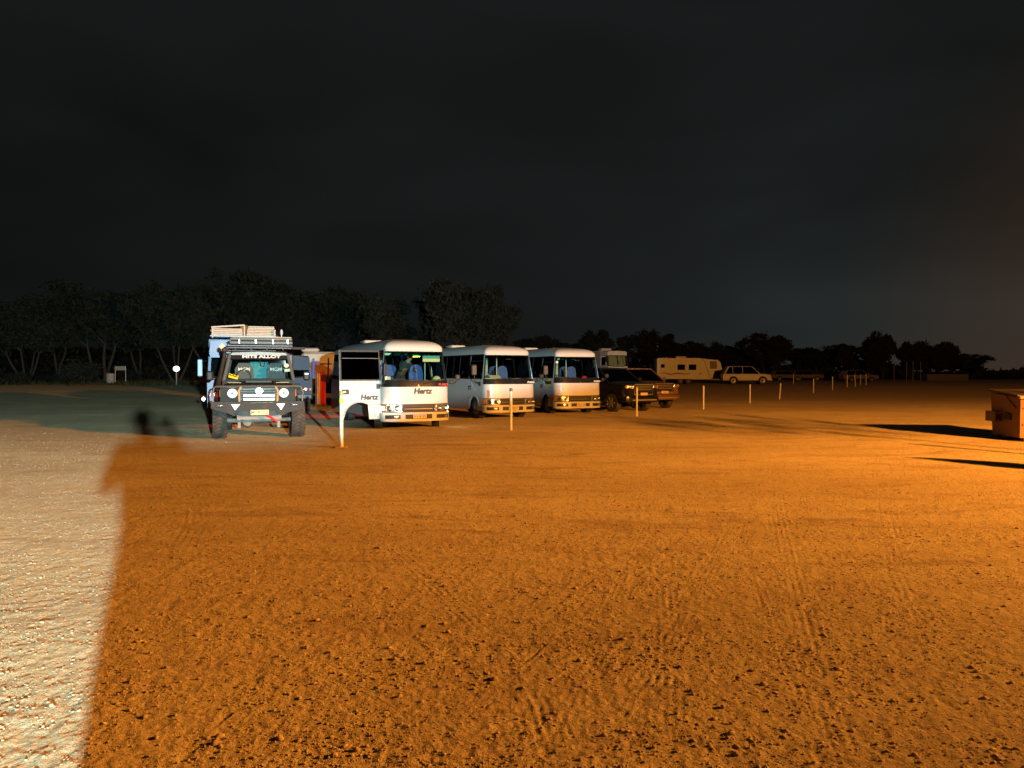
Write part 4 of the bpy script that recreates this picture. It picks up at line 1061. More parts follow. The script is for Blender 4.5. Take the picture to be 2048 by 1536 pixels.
# second blue truck, deeper
T2P = (Vector((-9.05, 30.2, 0)), R(20))
T2 = blue_truck('low blue truck half hidden between the black ute and the nearest minibus', T2P[0], T2P[1], 1.95, 2.35, mat('deep_blue_paint', (.018, .028, .075), .5), mat('sky_blue_steel', (.16, .34, .78), .4), rr=.38)
fr = MB(); fr.tube([(1.02, -.05, 1.42), (1.02, -.05, 2.2)], .045, 6); fr.tube([(1.02, -.05, 1.98), (1.75, -.05, 1.98)], .03, 6); fr.tube([(1.60, -.05, 1.2), (1.62, -.05, 2.25)], .035, 6)
fr.build('ladder_frame', mat('blue_frame_steel', (.14, .26, .72), .4), T2, True)
bb('wing_mirror', mat('brown_mirror', (.30, .16, .05), .5), T2, 1.45, -.05, 1.40, .24, .08, .28, r=.03)
# caravan with an ochre graphic beyond
cv = thing('caravan', 'white caravan with an ochre hill graphic seen past the rear of the nearest minibus', 'caravan', at_d(650, 39), R(12))
bb('shell', WHITE2, cv, .0, 2.0, 1.62, 2.3, 4.6, 2.14, r=.12)
MB().prism([(-1.12, 1.35), (1.12, 1.35), (1.12, 1.75), (.8, 1.68), (.45, 1.72), (.1, 1.92), (-.2, 2.10), (-.5, 2.16), (-.85, 2.12), (-1.12, 1.95)], 'y', -.31, -.302).build('hill_graphic', BROWNG, cv)
bb('lower_panel', DARKIN, cv, 0, -.31, .95, 2.2, .02, .72, r=.01)
bb('roof_air_conditioner', WHITE2, cv, -.75, .6, 2.80, .9, .8, .20, r=.06)
for sg in (-1, 1): wheel(cv, sg * 1.0, 2.2, .33, .2, side=sg)
tb('drawbar', BLACKT, cv, [(0, -.3, .5), (0, -1.3, .5)], .05, 6)
# red and white drapes on a wire stand
fx = thing('drape_stand', 'red and white cloths hanging on a thin wire stand behind the nearest minibus', 'stand', at_d(641, 33), R(15))
def cloth(name, m, x0, x1, z0, z1, seed):
    rs = random.Random(seed); mb = MB(); n = 10; vs = []; fs = []
    for j in range(7):
        for i in range(n + 1):
            u = i / n; z = z0 + (z1 - z0) * j / 6; vs.append((x0 + (x1 - x0) * u * (1 - .12 * (j / 6)), .03 * math.sin(u * 14 + seed + j * .2), z))
    k = n + 1
    for j in range(6):
        for i in range(n): a = j * k + i; fs.append((a, a + 1, a + 1 + k, a + k))
    mb.add(vs, fs); o = mb.build(name, m, fx, True); mo = o.modifiers.new('thick', 'SOLIDIFY'); mo.thickness = .006; return o
cloth('white_cloth', mat('pinkish_white_cloth', (.70, .55, .58), .8), -.17, .0, .22, 1.60, 1); cloth('red_cloth', REDC, .0, .22, .22, 1.66, 2)
wr = MB()
for x in (-.2, .0, .22): wr.tube([(x, 0, 1.7), (x, 0, .18), (x - .06, -.15, .02)], .008, 5); wr.tube([(x, 0, .18), (x + .05, .2, .0)], .008, 5)
wr.tube([(-.2, 0, 1.68), (.24, 0, 1.68)], .01, 5); wr.build('wire_frame', GALV, fx)

# ------------------------------------------------------------------ generic car (pick-up or wagon)
def car(name, label, cat, loc, a, paint, L=5.0, W=1.86, H=1.80, belt=1.08, hoodl=1.25, kind='ute', rr=.39, trim=BLACKT, glassm=TINT2, z=0, plate='', trimc=None):
    T = thing(name, label, cat, loc, a); hw = W / 2; fa, ra = .92, L - 1.05; dz = belt - 1.08
    low = MB(); secs = []; n = 60
    for i in range(n + 1):
        y = i * L / n; d = min(abs(y - fa), abs(y - ra)); lo = .42 if d > rr + .07 else rr + math.sqrt(max(0, (rr + .07) ** 2 - d * d))
        if y < .30: w_ = hw - .16 * (1 - y / .30) ** 2; lo = max(lo, .46)
        elif y > L - .2: w_ = hw - .05
        else: w_ = hw
        t_ = min(1, y / hoodl)
        top = belt - .12 * (1 - t_) ** 1.6 - .10 * max(0, 1 - y / .16) ** 2
        if y < hoodl: tc_ = top + .035
        else: tc_ = belt
        lo = min(lo, top - .12)
        secs.append((y, [(0, max(lo, .5)), (w_ - .28, max(lo, .5)), (w_ - .26, lo), (w_ - .02, lo), (w_, lo + .04), (w_, max(lo + .06, .72)), (w_ - .01, top - .12), (w_ - .05, top - .02), (w_ * .6, tc_), (0, tc_ + .015)]))
    sec_loft(low, secs); low.build('body', paint, T, True)
    y0, y1 = hoodl - .05, hoodl + .75                      # windscreen foot and head
    y3 = (y1 + 1.65) if kind == 'ute' else L - .55; y4 = y3 + (.15 if kind == 'ute' else .42)
    g = hw - .06; rw = hw - .22
    MB().add([(-g, y0, belt), (g, y0, belt), (rw, y1, H - .05), (-rw, y1, H - .05)], [(0, 1, 2, 3)]).build('windscreen', glassm, T)
    for sg in (-1, 1): MB().add([(sg * g, y0 + .05, belt), (sg * g, y4, belt), (sg * rw, y3, H - .05), (sg * rw, y1, H - .05)], [(0, 1, 2, 3)]).build('side_window', glassm, T)
    MB().add([(-g, y4, belt), (g, y4, belt), (rw, y3, H - .05), (-rw, y3, H - .05)], [(0, 1, 2, 3)]).build('rear_window', glassm, T)
    bx('cabin', DARKIN, T, 0, (y0 + y4) / 2 + .1, belt + .03, g * 1.8, (y4 - y0) * .8, .02)
    for x in (-.38, .38): bb('seat', SEATG, T, x, y1 + .75, belt + .22, .46, .14, .5, r=.06)
    r_ = MB(); sec_loft(r_, [(y1 - .04, [(0, H - .06), (rw - .02, H - .06), (rw + .01, H - .04), (rw - .05, H - .02), (0, H - .01)]), (y1 + .3, [(0, H - .06), (rw, H - .06), (rw + .02, H - .03), (rw - .06, H), (0, H + .02)]), (y3, [(0, H - .06), (rw, H - .06), (rw + .02, H - .03), (rw - .06, H - .01), (0, H)])]); r_.build('roof', paint, T, True)
    p_ = MB()
    ys = [y1 + .95] if kind == 'ute' else [y1 + .95, y1 + 1.95]
    for sg in (-1, 1):
        p_.tube([(sg * g, y0, belt), (sg * rw, y1, H - .04)], .032, 6); p_.tube([(sg * g, y4 - .03, belt), (sg * rw, y3 - .02, H - .04)], .05 if kind == 'ute' else .075, 6)
        for yy in ys: p_.tube([(sg * (g + .004), yy, belt), (sg * (rw + .004), yy, H - .04)], .03, 6)
    split(p_.build('pillars', paint, T, True), 'pillar')
    if kind == 'ute':
        tr = MB(); tr.box(0, (y4 + L) / 2 + .05, belt - .02, W - .12, L - y4 - .15, .03); tr.build('tonneau', BLACKT, T)
    else: 
        for sg in (-1, 1): tb('roof_rail', GREYP, T, [(sg * (rw - .04), y1 + .2, H + .01), (sg * (rw - .04), y1 + .3, H + .06), (sg * (rw - .04), y3 - .3, H + .06), (sg * (rw - .04), y3 - .2, H)], .02, 6)
    # face
    tc2 = trimc or SATIN
    gl = bb('grille', BLACKT, T, 0, -.005, .86 + dz, W * .50, .06, .26 + dz, r=.03)
    for zz in (.79, .86, .93): bb('grille_bar', tc2, gl, 0, -.045, zz + dz, W * .46, .02, .022, r=.006)
    fm = MB(); fm.tube([(-W * .26, -.03, .73), (-W * .27, -.03, 1.0 + dz), (W * .27, -.03, 1.0 + dz), (W * .26, -.03, .73), (-W * .26, -.03, .73)], .018, 6); fm.build('grille_frame', tc2, T, True)
    for sg in (-1, 1):
        h_ = bb('headlight', LENS, T, sg * (hw - .26), .055, .90 + dz, .36, .10, .17, r=.03, rot=(0, 0, sg * .32))
        bb('indicator', AMBER, h_, sg * (hw - .10), .10, .90 + dz, .07, .10, .13, r=.02)
        bb('fog_surround', trim, T, sg * (hw - .26), .02, .60, .32, .07, .17, r=.04); MB().lathe([(.001, -.02), (.045, -.015), (.055, .01)], (sg * (hw - .26), -.02, .60), 'y', 12).build('fog_lamp', LENS, T, True)
        bb('mirror', paint, T, sg * (hw + .10), y0 + .20, belt + .12, .18, .10, .17, r=.04)
        for yy in (fa, ra): wheel(T, sg * (hw - .13), yy, rr, .25, side=sg, spokes=6, rim_r=.64)
        for yy in ys: bb('door_handle', tc2, T, sg * (hw - .005), yy - .10, belt - .16, .03, .16, .03, r=.01)
        bb('tail_lamp', mat('dull_red_lens', (.35, .02, .02), .3), T, sg * (hw - .12), L - .01, .95, .12, .05, .34, r=.02)
    bp_ = MB(); sec_loft(bp_, [(-.10, [(0, .42), (hw * .72, .42), (hw * .74, .50), (hw * .72, .62), (0, .64)]), (.02, [(0, .40), (hw * .93, .42), (hw * .96, .50), (hw * .93, .66), (0, .68)]), (.30, [(0, .40), (hw * .99, .42), (hw * 1.01, .50), (hw * .99, .66), (0, .68)])]); bp_.build('bumper', paint, T, True)
    bb('bumper_bar', tc2, T, 0, -.105, .51, W * .70, .03, .06, r=.015)
    npp = bb('number_plate', PLATEW, T, 0, -.06, .755, .38, .02, .11, r=.006)
    if plate: text(plate, .10, INK, npp, (0, -.073, .755), (math.pi/2, 0, 0), ext=.002)
    bx('chassis', BLACKT, T, 0, L / 2, .44, W * .55, L * .86, .14)
    return T
car('pickup_ute', 'glossy black ute between the farthest minibus and the bronze one', 'ute', Vector((5.35, 30.6, 0)), R(33), BLACKP, L=5.2, W=1.88, H=1.83, belt=1.22, hoodl=1.15, kind='ute', trimc=SATIN)
bt = car('pickup_ute', 'bronze brown double cab ute at the right end of the row', 'ute', Vector((6.75, 33.3, 0)), R(27), BROWNP, L=5.2, W=1.90, H=1.83, belt=1.21, hoodl=1.15, kind='ute', plate='1GEZ', trimc=mat('dull_chrome', (.45, .36, .30), .35, metal=.5))
ws = car('white_wagon', 'white four wheel drive wagon side on, parked right of the big caravan', 'wagon', at_d(1540, 79) + Vector((0, 0, 0)), R(83), CRW, L=4.95, W=1.9, H=1.90, belt=1.12, hoodl=1.25, kind='wagon')

# ------------------------------------------------------------------ big caravan, side on
cl_ = at_d(1314, 81); CV = thing('caravan', 'long cream caravan side on with three windows and a wavy stripe, near the distant trees', 'caravan', cl_ + Vector((0, 0, 0)), R(-3))
sh = MB(); sh.prism([(0, .55), (0, 2.72), (.15, 2.80), (4.5, 2.80), (5.6, 2.66), (6.45, 2.60), (6.75, 2.35), (6.95, 1.55), (6.15, 1.42), (5.9, .62), (5.7, .55)], 'y', 0, 2.3); sh.build('shell', CRW, CV)
for x0, x1, z0, z1 in ((.40, .82, 1.75, 2.15), (2.18, 3.0, 1.50, 2.12), (3.38, 4.2, 1.50, 2.12)):
    f_ = bb('window', GREYP, CV, (x0 + x1) / 2, -.012, (z0 + z1) / 2, x1 - x0, .04, z1 - z0, r=.03); bx('pane', TINT2, f_, (x0 + x1) / 2, -.036, (z0 + z1) / 2, x1 - x0 - .08, .008, z1 - z0 - .08)
wv = MB(); wv.tube([(.45 + i * .22, -.01, 1.12 + .10 * math.sin(i * .95) * (1 - i / 16)) for i in range(15)], [.03 + .03 * math.sin(i / 14 * math.pi) for i in range(15)], 4); wv.build('wavy_stripe', BROWNG, CV)
wv = MB(); wv.tube([(4.5, -.01, 1.0), (4.62, -.01, 1.16), (4.85, -.01, 1.22)], [.02, .05, .01], 4); wv.build('stripe_flick', BROWNG, CV)
tb('corner_moulding', BLACKT, CV, [(4.75, -.01, 2.75), (5.1, -.01, 2.4), (5.35, -.01, 1.6), (5.65, -.01, .8)], .02, 5)
bb('front_hatch', GREYP, CV, 6.0, -.008, 2.05, .75, .02, .8, r=.01); 
bb('roof_air_conditioner', WHITE2, CV, 2.7, 1.15, 2.90, 1.1, .8, .24, r=.06); bb('roof_hatch', WHITE2, CV, .95, 1.1, 2.86, .5, .5, .08, r=.03)
MB().tube([(.75, .6, 2.8), (1.15, .6, 2.98)], .05, 6).build('aerial_arm', GREYP, CV)
MB().box(2.9, .02, .62, 5.5, .02, .16).build('chassis_rail', BLACKT, CV)
for y in (.12, 2.18):
    for x in (2.5, 3.35):
        wh = wheel(CV, 0, 0, .34, .2, side=-1, rimm=GREYP); wh.location = (x, y, .34); wh.rotation_euler = (0, 0, math.pi/2)
tb('drawbar', GREYP, CV, [(4.2, 1.1, .52), (7.4, 1.1, .50), (8.1, 1.1, .50)], .06, 6); tb('jockey_wheel', GREYP, CV, [(7.4, 1.1, .85), (7.4, 1.1, .04)], .04, 6)
bb('annex_pole', mat('red_white_rail', (.5, .35, .30), .5), CV, 5.3, .1, .50, 3.6, .06, .09, r=.02)

# ------------------------------------------------------------------ motorhome behind the row
rv = at_d(1236, 76); RV = thing('motorhome', 'tall cream motorhome with curtained windscreen standing behind the black ute', 'motorhome', rv, R(17))
sh = MB(); sec_loft(sh, [(0, [(0, .6), (.98, .6), (1.05, .75), (1.06, 1.5), (0, 1.5)]), (.10, [(0, .5), (1.10, .5), (1.15, .7), (1.15, 1.5), (0, 1.5)]), (9, [(0, .5), (1.15, .5), (1.2, .7), (1.2, 1.5), (0, 1.5)])]); sh.build('lower_body', mat('dark_lower_panel', (.05, .045, .04), .5), RV, True)
s2 = MB(); sec_loft(s2, [(.02, [(0, 1.5), (1.04, 1.5), (1.07, 1.6), (1.07, 1.94), (0, 1.94)]), (1.6, [(0, 1.5), (1.18, 1.5), (1.2, 1.6), (1.2, 1.94), (0, 1.94)])]); s2.build('front_panel', CRW, RV, True)
s3 = MB(); sec_loft(s3, [(.20, [(0, 2.94), (1.0, 2.94), (1.06, 3.0), (1.06, 3.3), (.9, 3.40), (0, 3.44)]), (1.6, [(0, 2.94), (1.15, 2.94), (1.2, 3.0), (1.2, 3.35), (1.1, 3.46), (0, 3.5)])]); s3.build('brow', CRW, RV, True)
bb('box_body', WHITE2, RV, 0, 5.3, 2.50, 2.40, 7.4, 1.98, r=.06)
MB().add([(-1.03, .04, 1.95), (1.03, .04, 1.95), (.99, .20, 2.94), (-.99, .20, 2.94)], [(0, 1, 2, 3)]).build('windscreen', CLEAR, RV)
cu = MB(); vs = []; n = 60
for j in (0, 1):
    for i in range(n + 1): vs.append((-1.0 + 2 * i / n, .32 + .14 * j + .03 * math.sin(i * 1.3), 1.96 + .95 * j))
cu.add(vs, [(i, i + 1, n + 2 + i, n + 1 + i) for i in range(n)]); cu.build('curtains', mat('cream_curtain', (.42, .40, .20), .85, var=.1), RV, True)
fr = MB(); 
for sg in (-1, 1): fr.tube([(sg * 1.05, .03, 1.92), (sg * 1.01, .20, 2.96)], .05, 6)
fr.tube([(0, .0, 1.94), (0, .17, 2.95)], .03, 6); fr.tube([(-1.05, .0, 1.93), (-.5, -.02, 1.88), (.5, -.02, 1.88), (1.05, .0, 1.93)], .045, 6); fr.tube([(-1.0, .17, 2.96), (1.0, .17, 2.96)], .04, 6)
fr.build('windscreen_frame', BLACKT, RV, True)
for x in (-.1, .45): tb('wiper', BLACKT, RV, [(x, .12, 2.92), (x + .25, .04, 2.1)], .02, 5)
w_ = bb('cab_window', BLACKT, RV, -1.19, .95, 2.42, .03, .85, .82, r=.01); bx('pane', TINT2, w_, -1.21, .95, 2.42, .008, .75, .72)
for i in range(5): bx('front_panel_side', WHITE2, RV, -1.15, .9, 2.0, .05, 1.3, .12) if i == 0 else None
bb('roof_air_conditioner', WHITE2, RV, -.55, 2.0, 3.62, 1.2, .9, .26, r=.08)
for x in (-.35, -.05, .2, .45): bb('clearance_lamp', AMBER, RV, x, .35, 3.46, .10, .06, .05, r=.02)
for sg in (-1, 1):
    bb('headlight', LENS, RV, sg * .85, -.02, .95, .30, .05, .20, r=.03)
    for yy in (1.3, 6.5): wheel(RV, sg * 1.0, yy, .45, .28, side=sg)
    tb('mirror_arm', BLACKT, RV, [(sg * 1.08, .2, 2.9), (sg * 1.3, -.1, 2.8)], .025, 5); bb('mirror', BLACKT, RV, sg * 1.3, -.1, 2.55, .18, .10, .45, r=.03)

# ------------------------------------------------------------------ marker posts
def post(px, py, label, h=1.13, cap=False, lean=0, plate=False, r=.036):
    p = at(px, py); o = thing('marker_post', label, 'post', p, 0, 'white marker posts along the edge of the yard'); o.rotation_euler = (0, lean, 0)
    MB().lathe([(r, -.05), (r, h - .03), (r * .8, h), (.001, h + .004)], (0, 0, 0), 'z', 14).build('shaft', POSTM, o, True)
    if cap:
        MB().lathe([(r * 1.12, h - .075), (r * 1.12, h + .008), (r * .8, h + .016), (.001, h + .018)], (0, 0, 0), 'z', 14).build('cap', ORCAP if cap == 1 else GREYP, o, True)
    if cap == 1: MB().lathe([(r, h - .24), (r * 1.16, h - .235), (r * 1.16, h - .145), (r, h - .14)], (0, 0, 0), 'z', 14).build('reflective_band', FLUO, o, True)
    if plate: bb('base_plate', ORCAP, o, 0, 0, .02, .26, .16, .03, r=.008)
    return o
post(683, 896, 'nearest white post, with a fluorescent yellow band, before the minibus with the open door', cap=1, plate=True, h=1.22, r=.040)
post(1022, 861, 'white post with a grey cap standing before the middle minibus', cap=2, h=1.18, r=.038)
post(1273.5, 833, 'white post standing before the two dark utes', h=1.08)
post(1407, 819, 'white post below the long caravan', h=1.04)
post(1500, 807, 'white post below the white wagon', h=1.00)
post(1559, 799, 'tilted white post just right of the white wagon', h=.98, lean=R(4))
post(1627, 786, 'second white post right of the leaning one, tallest of the far group', h=1.05)
post(1665, 780, 'white post midway along the far group on the right', h=1.08)
post(1694.5, 774.5, 'white post left of the small leaning one in the far cluster', h=1.1)
post(1711, 773, 'slightly leaning thin white post in the far cluster', h=1.1, lean=R(-4))
post(1721, 769.5, 'thin white post, second from the right in the far cluster', h=1.05)
post(1732, 770, 'thin white post, rightmost of the far cluster', h=1.1)
post(1587, 769, 'short faint post alone, farther back right of the white wagon', h=1.05)

# ------------------------------------------------------------------ steel rubbish bin at the right edge
DB = thing('rubbish_bin', 'large painted steel rubbish bin with sloping lid at the right edge', 'bin', Vector((11.93, 17.6, 0)), R(-7))
sh = MB(); w2, d2, h2 = 1.9, 1.25, 1.05
sh.add([(0, 0, .10), (w2, 0, .10), (w2, d2, .10), (0, d2, .10), (-.02, -.06, h2), (w2 + .02, -.06, h2), (w2 + .02, d2 + .05, h2 + .08), (-.02, d2 + .05, h2 + .08)], [(3, 2, 1, 0), (0, 1, 5, 4), (1, 2, 6, 5), (2, 3, 7, 6), (3, 0, 4, 7)])
sh.build('shell', BINM, DB)
bl = MB()
for z in (.42, .80): bl.box(w2 / 2, -.035 - .03 * z, z, w2 - .08, .02, .025)
bl.build('ribs', BINM, DB)
rim = MB(); rim.tube([(-.06, -.10, h2), (w2 + .06, -.10, h2)], .038, 8); rim.build('lifting_tube', mat('worn_pink_tube', (.50, .28, .20), .45), DB, True)
lid = MB(); lid.add([(-.08, -.04, h2 + .03), (w2 + .08, -.04, h2 + .03), (w2 + .08, d2 + .12, h2 + .13), (-.08, d2 + .12, h2 + .13), (-.08, -.04, h2 + .06), (w2 + .08, -.04, h2 + .06), (w2 + .08, d2 + .12, h2 + .17), (-.08, d2 + .12, h2 + .17)], [(3, 2, 1, 0), (4, 5, 6, 7), (0, 1, 5, 4), (1, 2, 6, 5), (2, 3, 7, 6), (3, 0, 4, 7)]); lid.build('lid', mat('dark_bin_lid', (.07, .05, .04), .6), DB)
pk = MB()
pk.box(-.10, 1.0, .66, .16, .46, .05); pk.box(-.10, 1.0, .46, .16, .46, .05); pk.box(-.17, 1.0, .56, .02, .46, .16); pk.build('fork_pocket', BINM, DB)
bx('pocket_hole', BLACKT, DB, -.03, .48, .58, .03, .26, .16); tb('side_brace', BINM, DB, [(-.03, .15, .80), (-.03, .55, 1.05)], .02, 5)
for x in (.12, w2 - .12):
    for y in (.08, d2 - .1):
        cf = MB(); cf.box(x, y, .12, .10, .10, .06); cf.lathe([(.001, -.02), (.055, -.02), (.055, .02), (.001, .02)], (x, y, .055), 'x', 12); cf.build('castor', RUBBER, DB)

# things just out of frame, right: closed parasol, thin pole, sapling - added to cast shadows across the yard
o = thing('shadow_parasol', 'added closed parasol out of frame, casting a shadow streak', 'parasol', (11.0, 10.2, 0))
MB().lathe([(.03, 0), (.03, .35), (.28, .40), (.34, 1.1), (.27, 1.75), (.08, 2.05), (.001, 2.1)], (0, 0, 0), 'z', 12).build('canopy', PAPER, o, True); bb('foot', GREYP, o, 0, 0, .04, .5, .5, .08, r=.03)
o = tb('pole', GALV, None, [(0, 0, -.05), (0, 0, 2.05)], .045, 8); o.location = (11.8, 11.85, 0); tag(o, 'added steel pole out of frame, casting a thin shadow streak', 'pole')

# street lamp and flood light themselves
SL = thing('street_lamp', 'tall sodium street lamp beyond the right edge, lighting the yard orange', 'street lamp', (SODIUM.x + .9, SODIUM.y - .3, 0))
MB().tube([(0, 0, 0), (0, 0, 5.6), (-.3, .1, 5.95), (-.9, .3, 5.98)], [.09, .06, .045, .04], 10).build('mast', GALV, SL, True)
hd = MB(); hd.lathe([(.16, .36), (.22, .30), (.20, .42), (.06, .50), (.001, .5)], (-.9, .3, 5.5), 'z', 16); hd.build('lamp_hood', GALV, SL, True)
FLP = thing('work_light', 'white work light on a stand behind the photographer', 'lamp', (FLOOD.x + .0, FLOOD.y - .30, 0))
MB().tube([(0, 0, 0), (0, 0, 2.36)], .03, 8).build('stand', GALV, FLP, True); bb('lamp_housing', BLACKT, FLP, 0, .06, 2.36, .34, .10, .26, r=.02)
# unseen fence, added and shaped to keep white light off the middle yard
SH = thing('blocker_fence', 'added iron fence behind the camera, shaped to block the white light', 'fence', (0, 0, 0))
def sheet(x0, x1, z0, z1, y=-2.55):
    mb = MB(); n = max(2, int((x1 - x0) / .04)); vs = []
    for i in range(n + 1):
        x = x0 + (x1 - x0) * i / n; zt = z0 + (z1 - z0) * i / n; yy = y + .012 * math.sin(i * math.pi / 1.5)
        vs += [(x, yy, -.05), (x, yy, zt), (x, yy - .004, zt), (x, yy - .004, -.05)]
    fs = [(0, 1, 2, 3), (n * 4 + 3, n * 4 + 2, n * 4 + 1, n * 4)]
    for i in range(n):
        a = i * 4; fs += [(a, a + 4, a + 5, a + 1), (a + 1, a + 5, a + 6, a + 2), (a + 2, a + 6, a + 7, a + 3)]
    mb.add(vs, fs).build('blocker_sheet', CORR, SH)
for x0, x1, z0, z1 in ((.97, 2.2, 1.59, 1.62), (2.2, 3.3, 1.62, 1.90), (3.3, 4.4, 1.90, 2.03), (4.4, 5.5, 2.03, 2.20), (5.5, 6.4, 2.20, 2.28), (6.4, 7.5, 2.75, 2.75), (7.5, 9.5, 2.75, 2.75), (9.5, 11.5, 2.75, 2.75)): sheet(x0, x1 + .01, z0, z1)
for x in (1.05, 3.3, 5.5, 6.5, 9.5): bx('blocker_post', GALV, SH, x, -2.62, .75, .06, .06, 1.5)
# the photographer
STAND = dict(pelvis=(0, 0, .95), chest=(.02, -.01, 1.34), head=(.145, -.03, 1.63), sh_l=(-.20, 0, 1.40), sh_r=(.27, 0, 1.41), el_l=(-.27, -.20, 1.24), el_r=(.37, -.08, 1.15), wr_l=(-.01, -.36, 1.50), wr_r=(.17, -.36, 1.50),
             hip_l=(-.10, 0, .92), hip_r=(.10, 0, .92), kn_l=(-.13, -.02, .50), kn_r=(.13, -.02, .50), an_l=(-.14, .02, .10), an_r=(.14, .02, .10))
ph = person('person', 'photographer standing behind the camera, whose shadow stretches over the gravel at left', (.12, -.50, 0), math.pi, STAND, SHIRTD, TROUS, bulk=1.45)
o = bb('phone', BLACKT, None, 0.03, -.075, CAM_H - .04, .155, .010, .078, r=.004); tag(o, 'dark phone held up in both hands by the photographer', 'phone')

# ------------------------------------------------------------------ far left: sign, drum, globe lamp
p = at(241, 770); sg_ = thing('sign_board', 'blank white sign board on two thin legs before the trees at left', 'sign', at_d(241, 84))
bb('board', WHITE2, sg_, 0, 0, 1.72, 1.18, .05, .46, r=.01)
for x in (-.58, .58): tb('leg', GALV, sg_, [(x, 0, 0), (x, 0, 1.95)], .03, 6)
dm = MB().lathe([(.40, 0), (.42, .02), (.42, .34), (.435, .36), (.42, .38), (.42, .66), (.435, .68), (.42, .70), (.42, 1.02), (.40, 1.04), (.001, 1.03)], (0, 0, 0), 'z', 20).build('drum', WHITE2, None, True); dm.location = at_d(221, 80) + Vector((0, 0, .1)); tag(dm, 'white drum standing beside the sign board at left', 'drum')
gl = thing('globe_lamp', 'lit white globe lamp on a short pole at the edge of the trees', 'lamp', at(353, 771))
tb('pole', WHITE2, gl, [(0, 0, 0), (0, 0, 1.45)], .05, 8)
MB().lathe([(.30 * math.sin(t), -.27 * math.cos(t)) for t in [i * math.pi / 12 for i in range(13)]], (0, 0, 1.62), 'z', 18).build('globe', mat('lit_globe', (.9, .9, .9), .3, emit=(.88, .96, 1), es=2.2), gl, True)

# ------------------------------------------------------------------ trees
def leaf_quads(mb, pts, rs, size):
    for c in pts:
        a = Vector((rs.gauss(0, 1), rs.gauss(0, 1), rs.gauss(0, .7))).normalized(); b = a.cross(Vector((rs.gauss(0, 1), rs.gauss(0, 1), rs.gauss(0, 1)))).normalized()
        s = size * rs.uniform(.6, 1.4)
        mb.add([c - a * s, c + b * s * .36, c + a * s, c - b * s * .36], [(0, 1, 2, 3)])
def tree_meshes(seed, height, spread, stems, dens, leaf, leafm, low=.30):
    rs = random.Random(seed); tr = MB(); tips = []
    def grow(p, d, L, r, lev):
        pts = [p]; rad = [r]; q = p.copy(); dd = d.copy(); n = 4
        for i in range(n):
            dd = (dd + Vector((rs.gauss(0, .12), rs.gauss(0, .12), rs.uniform(-.02, .10)))).normalized(); q = q + dd * L / n; pts.append(q.copy()); rad.append(r * (1 - .42 * (i + 1) / n))
            if lev > 0 and i >= 1 and lev < 3: tips.append((q.copy(), L * .42))
        tr.tube(pts, rad, 6 if lev else 8, False)
        if lev >= 3: tips.append((q.copy(), L * .7)); return
        for k in range(3 if lev < 2 else 2):
            az = rs.uniform(0, 6.28); tilt = rs.uniform(.35, .85)
            side = Vector((math.cos(az), math.sin(az), 0)); nd = (dd * math.cos(tilt) + side * math.sin(tilt)).normalized()
            if nd.z < .05: nd.z = .12; nd.normalize()
            grow(q.copy(), nd, L * rs.uniform(.58, .80), rad[-1] * .72, lev + 1)
    for s in range(stems):
        az = s * 6.28 / stems + rs.uniform(-.5, .5); t = rs.uniform(.18, .5) * spread
        d = Vector((math.cos(az) * t, math.sin(az) * t, 1)).normalized()
        grow(Vector((math.cos(az) * .15, math.sin(az) * .15, -.1)), d, height * .36, height * .017, 0)
    top = max(t[0].z for t in tips); k = height / (top + .8)
    cr = MB(); pts = []
    for c, r in tips:
        if c.z < height * low * .6: continue
        if rs.random() < .12: continue
        n = int(dens * rs.uniform(.35, 1.7)); rr2 = max(.7, r) * rs.uniform(.7, 1.45)
        for _ in range(n):
            v = Vector((rs.gauss(0, 1), rs.gauss(0, 1), rs.gauss(0, .55))) * rr2 * .44; v.z -= .22 * (v.x * v.x + v.y * v.y); pts.append(c + v)
    leaf_quads(cr, pts, rs, leaf)
    tr.v = [(x * k, y * k, z * k) for x, y, z in tr.v]; cr.v = [(x * k, y * k, z * k) for x, y, z in cr.v]
    A = bpy.data.meshes.new('trunk'); A.from_pydata(tr.v, [], tr.f); A.materials.append(BARK); A.polygons.foreach_set('use_smooth', [True] * len(A.polygons))
    Bm = bpy.data.meshes.new('crown'); Bm.from_pydata(cr.v, [], cr.f); Bm.materials.append(leafm)
    return A, Bm
VAR = [tree_meshes(11 + i, 10, sp, st, 62, .26, LEAF, .18) for i, (sp, st) in enumerate(((1.2, 3), (2.0, 4), (.8, 2), (2.4, 3), (1.5, 2)))]
VARD = [tree_meshes(41 + i, 10, sp, st, 90, .34, LEAFD, low=.05) for i, (sp, st) in enumerate(((1.5, 3), (1.2, 4), (1.8, 3)))]
def put_tree(px, d, ytop, wpx, var, label, group, rz=0, dark=False, cat='tree', name='gum_tree'):
    loc = at_d(px, d); H = CAM_H + (744 - ytop) / FPX * d - loc.z
    o = thing(name, label, cat, loc, rz, group)
    A, Bm = (VARD if dark else VAR)[var]
    xs = [v.co.x for v in Bm.vertices]; wnat = (max(xs) - min(xs)) * .86; sxy = (wpx / FPX * d) / wnat
    for nm, me in (('trunk', A), ('crown', Bm)):
        c = bpy.data.objects.new(nm, me); C.objects.link(c); c.parent = o
    o.scale = (sxy, sxy, H / 10)
    return o
LG = 'gum trees at the left edge of the yard'
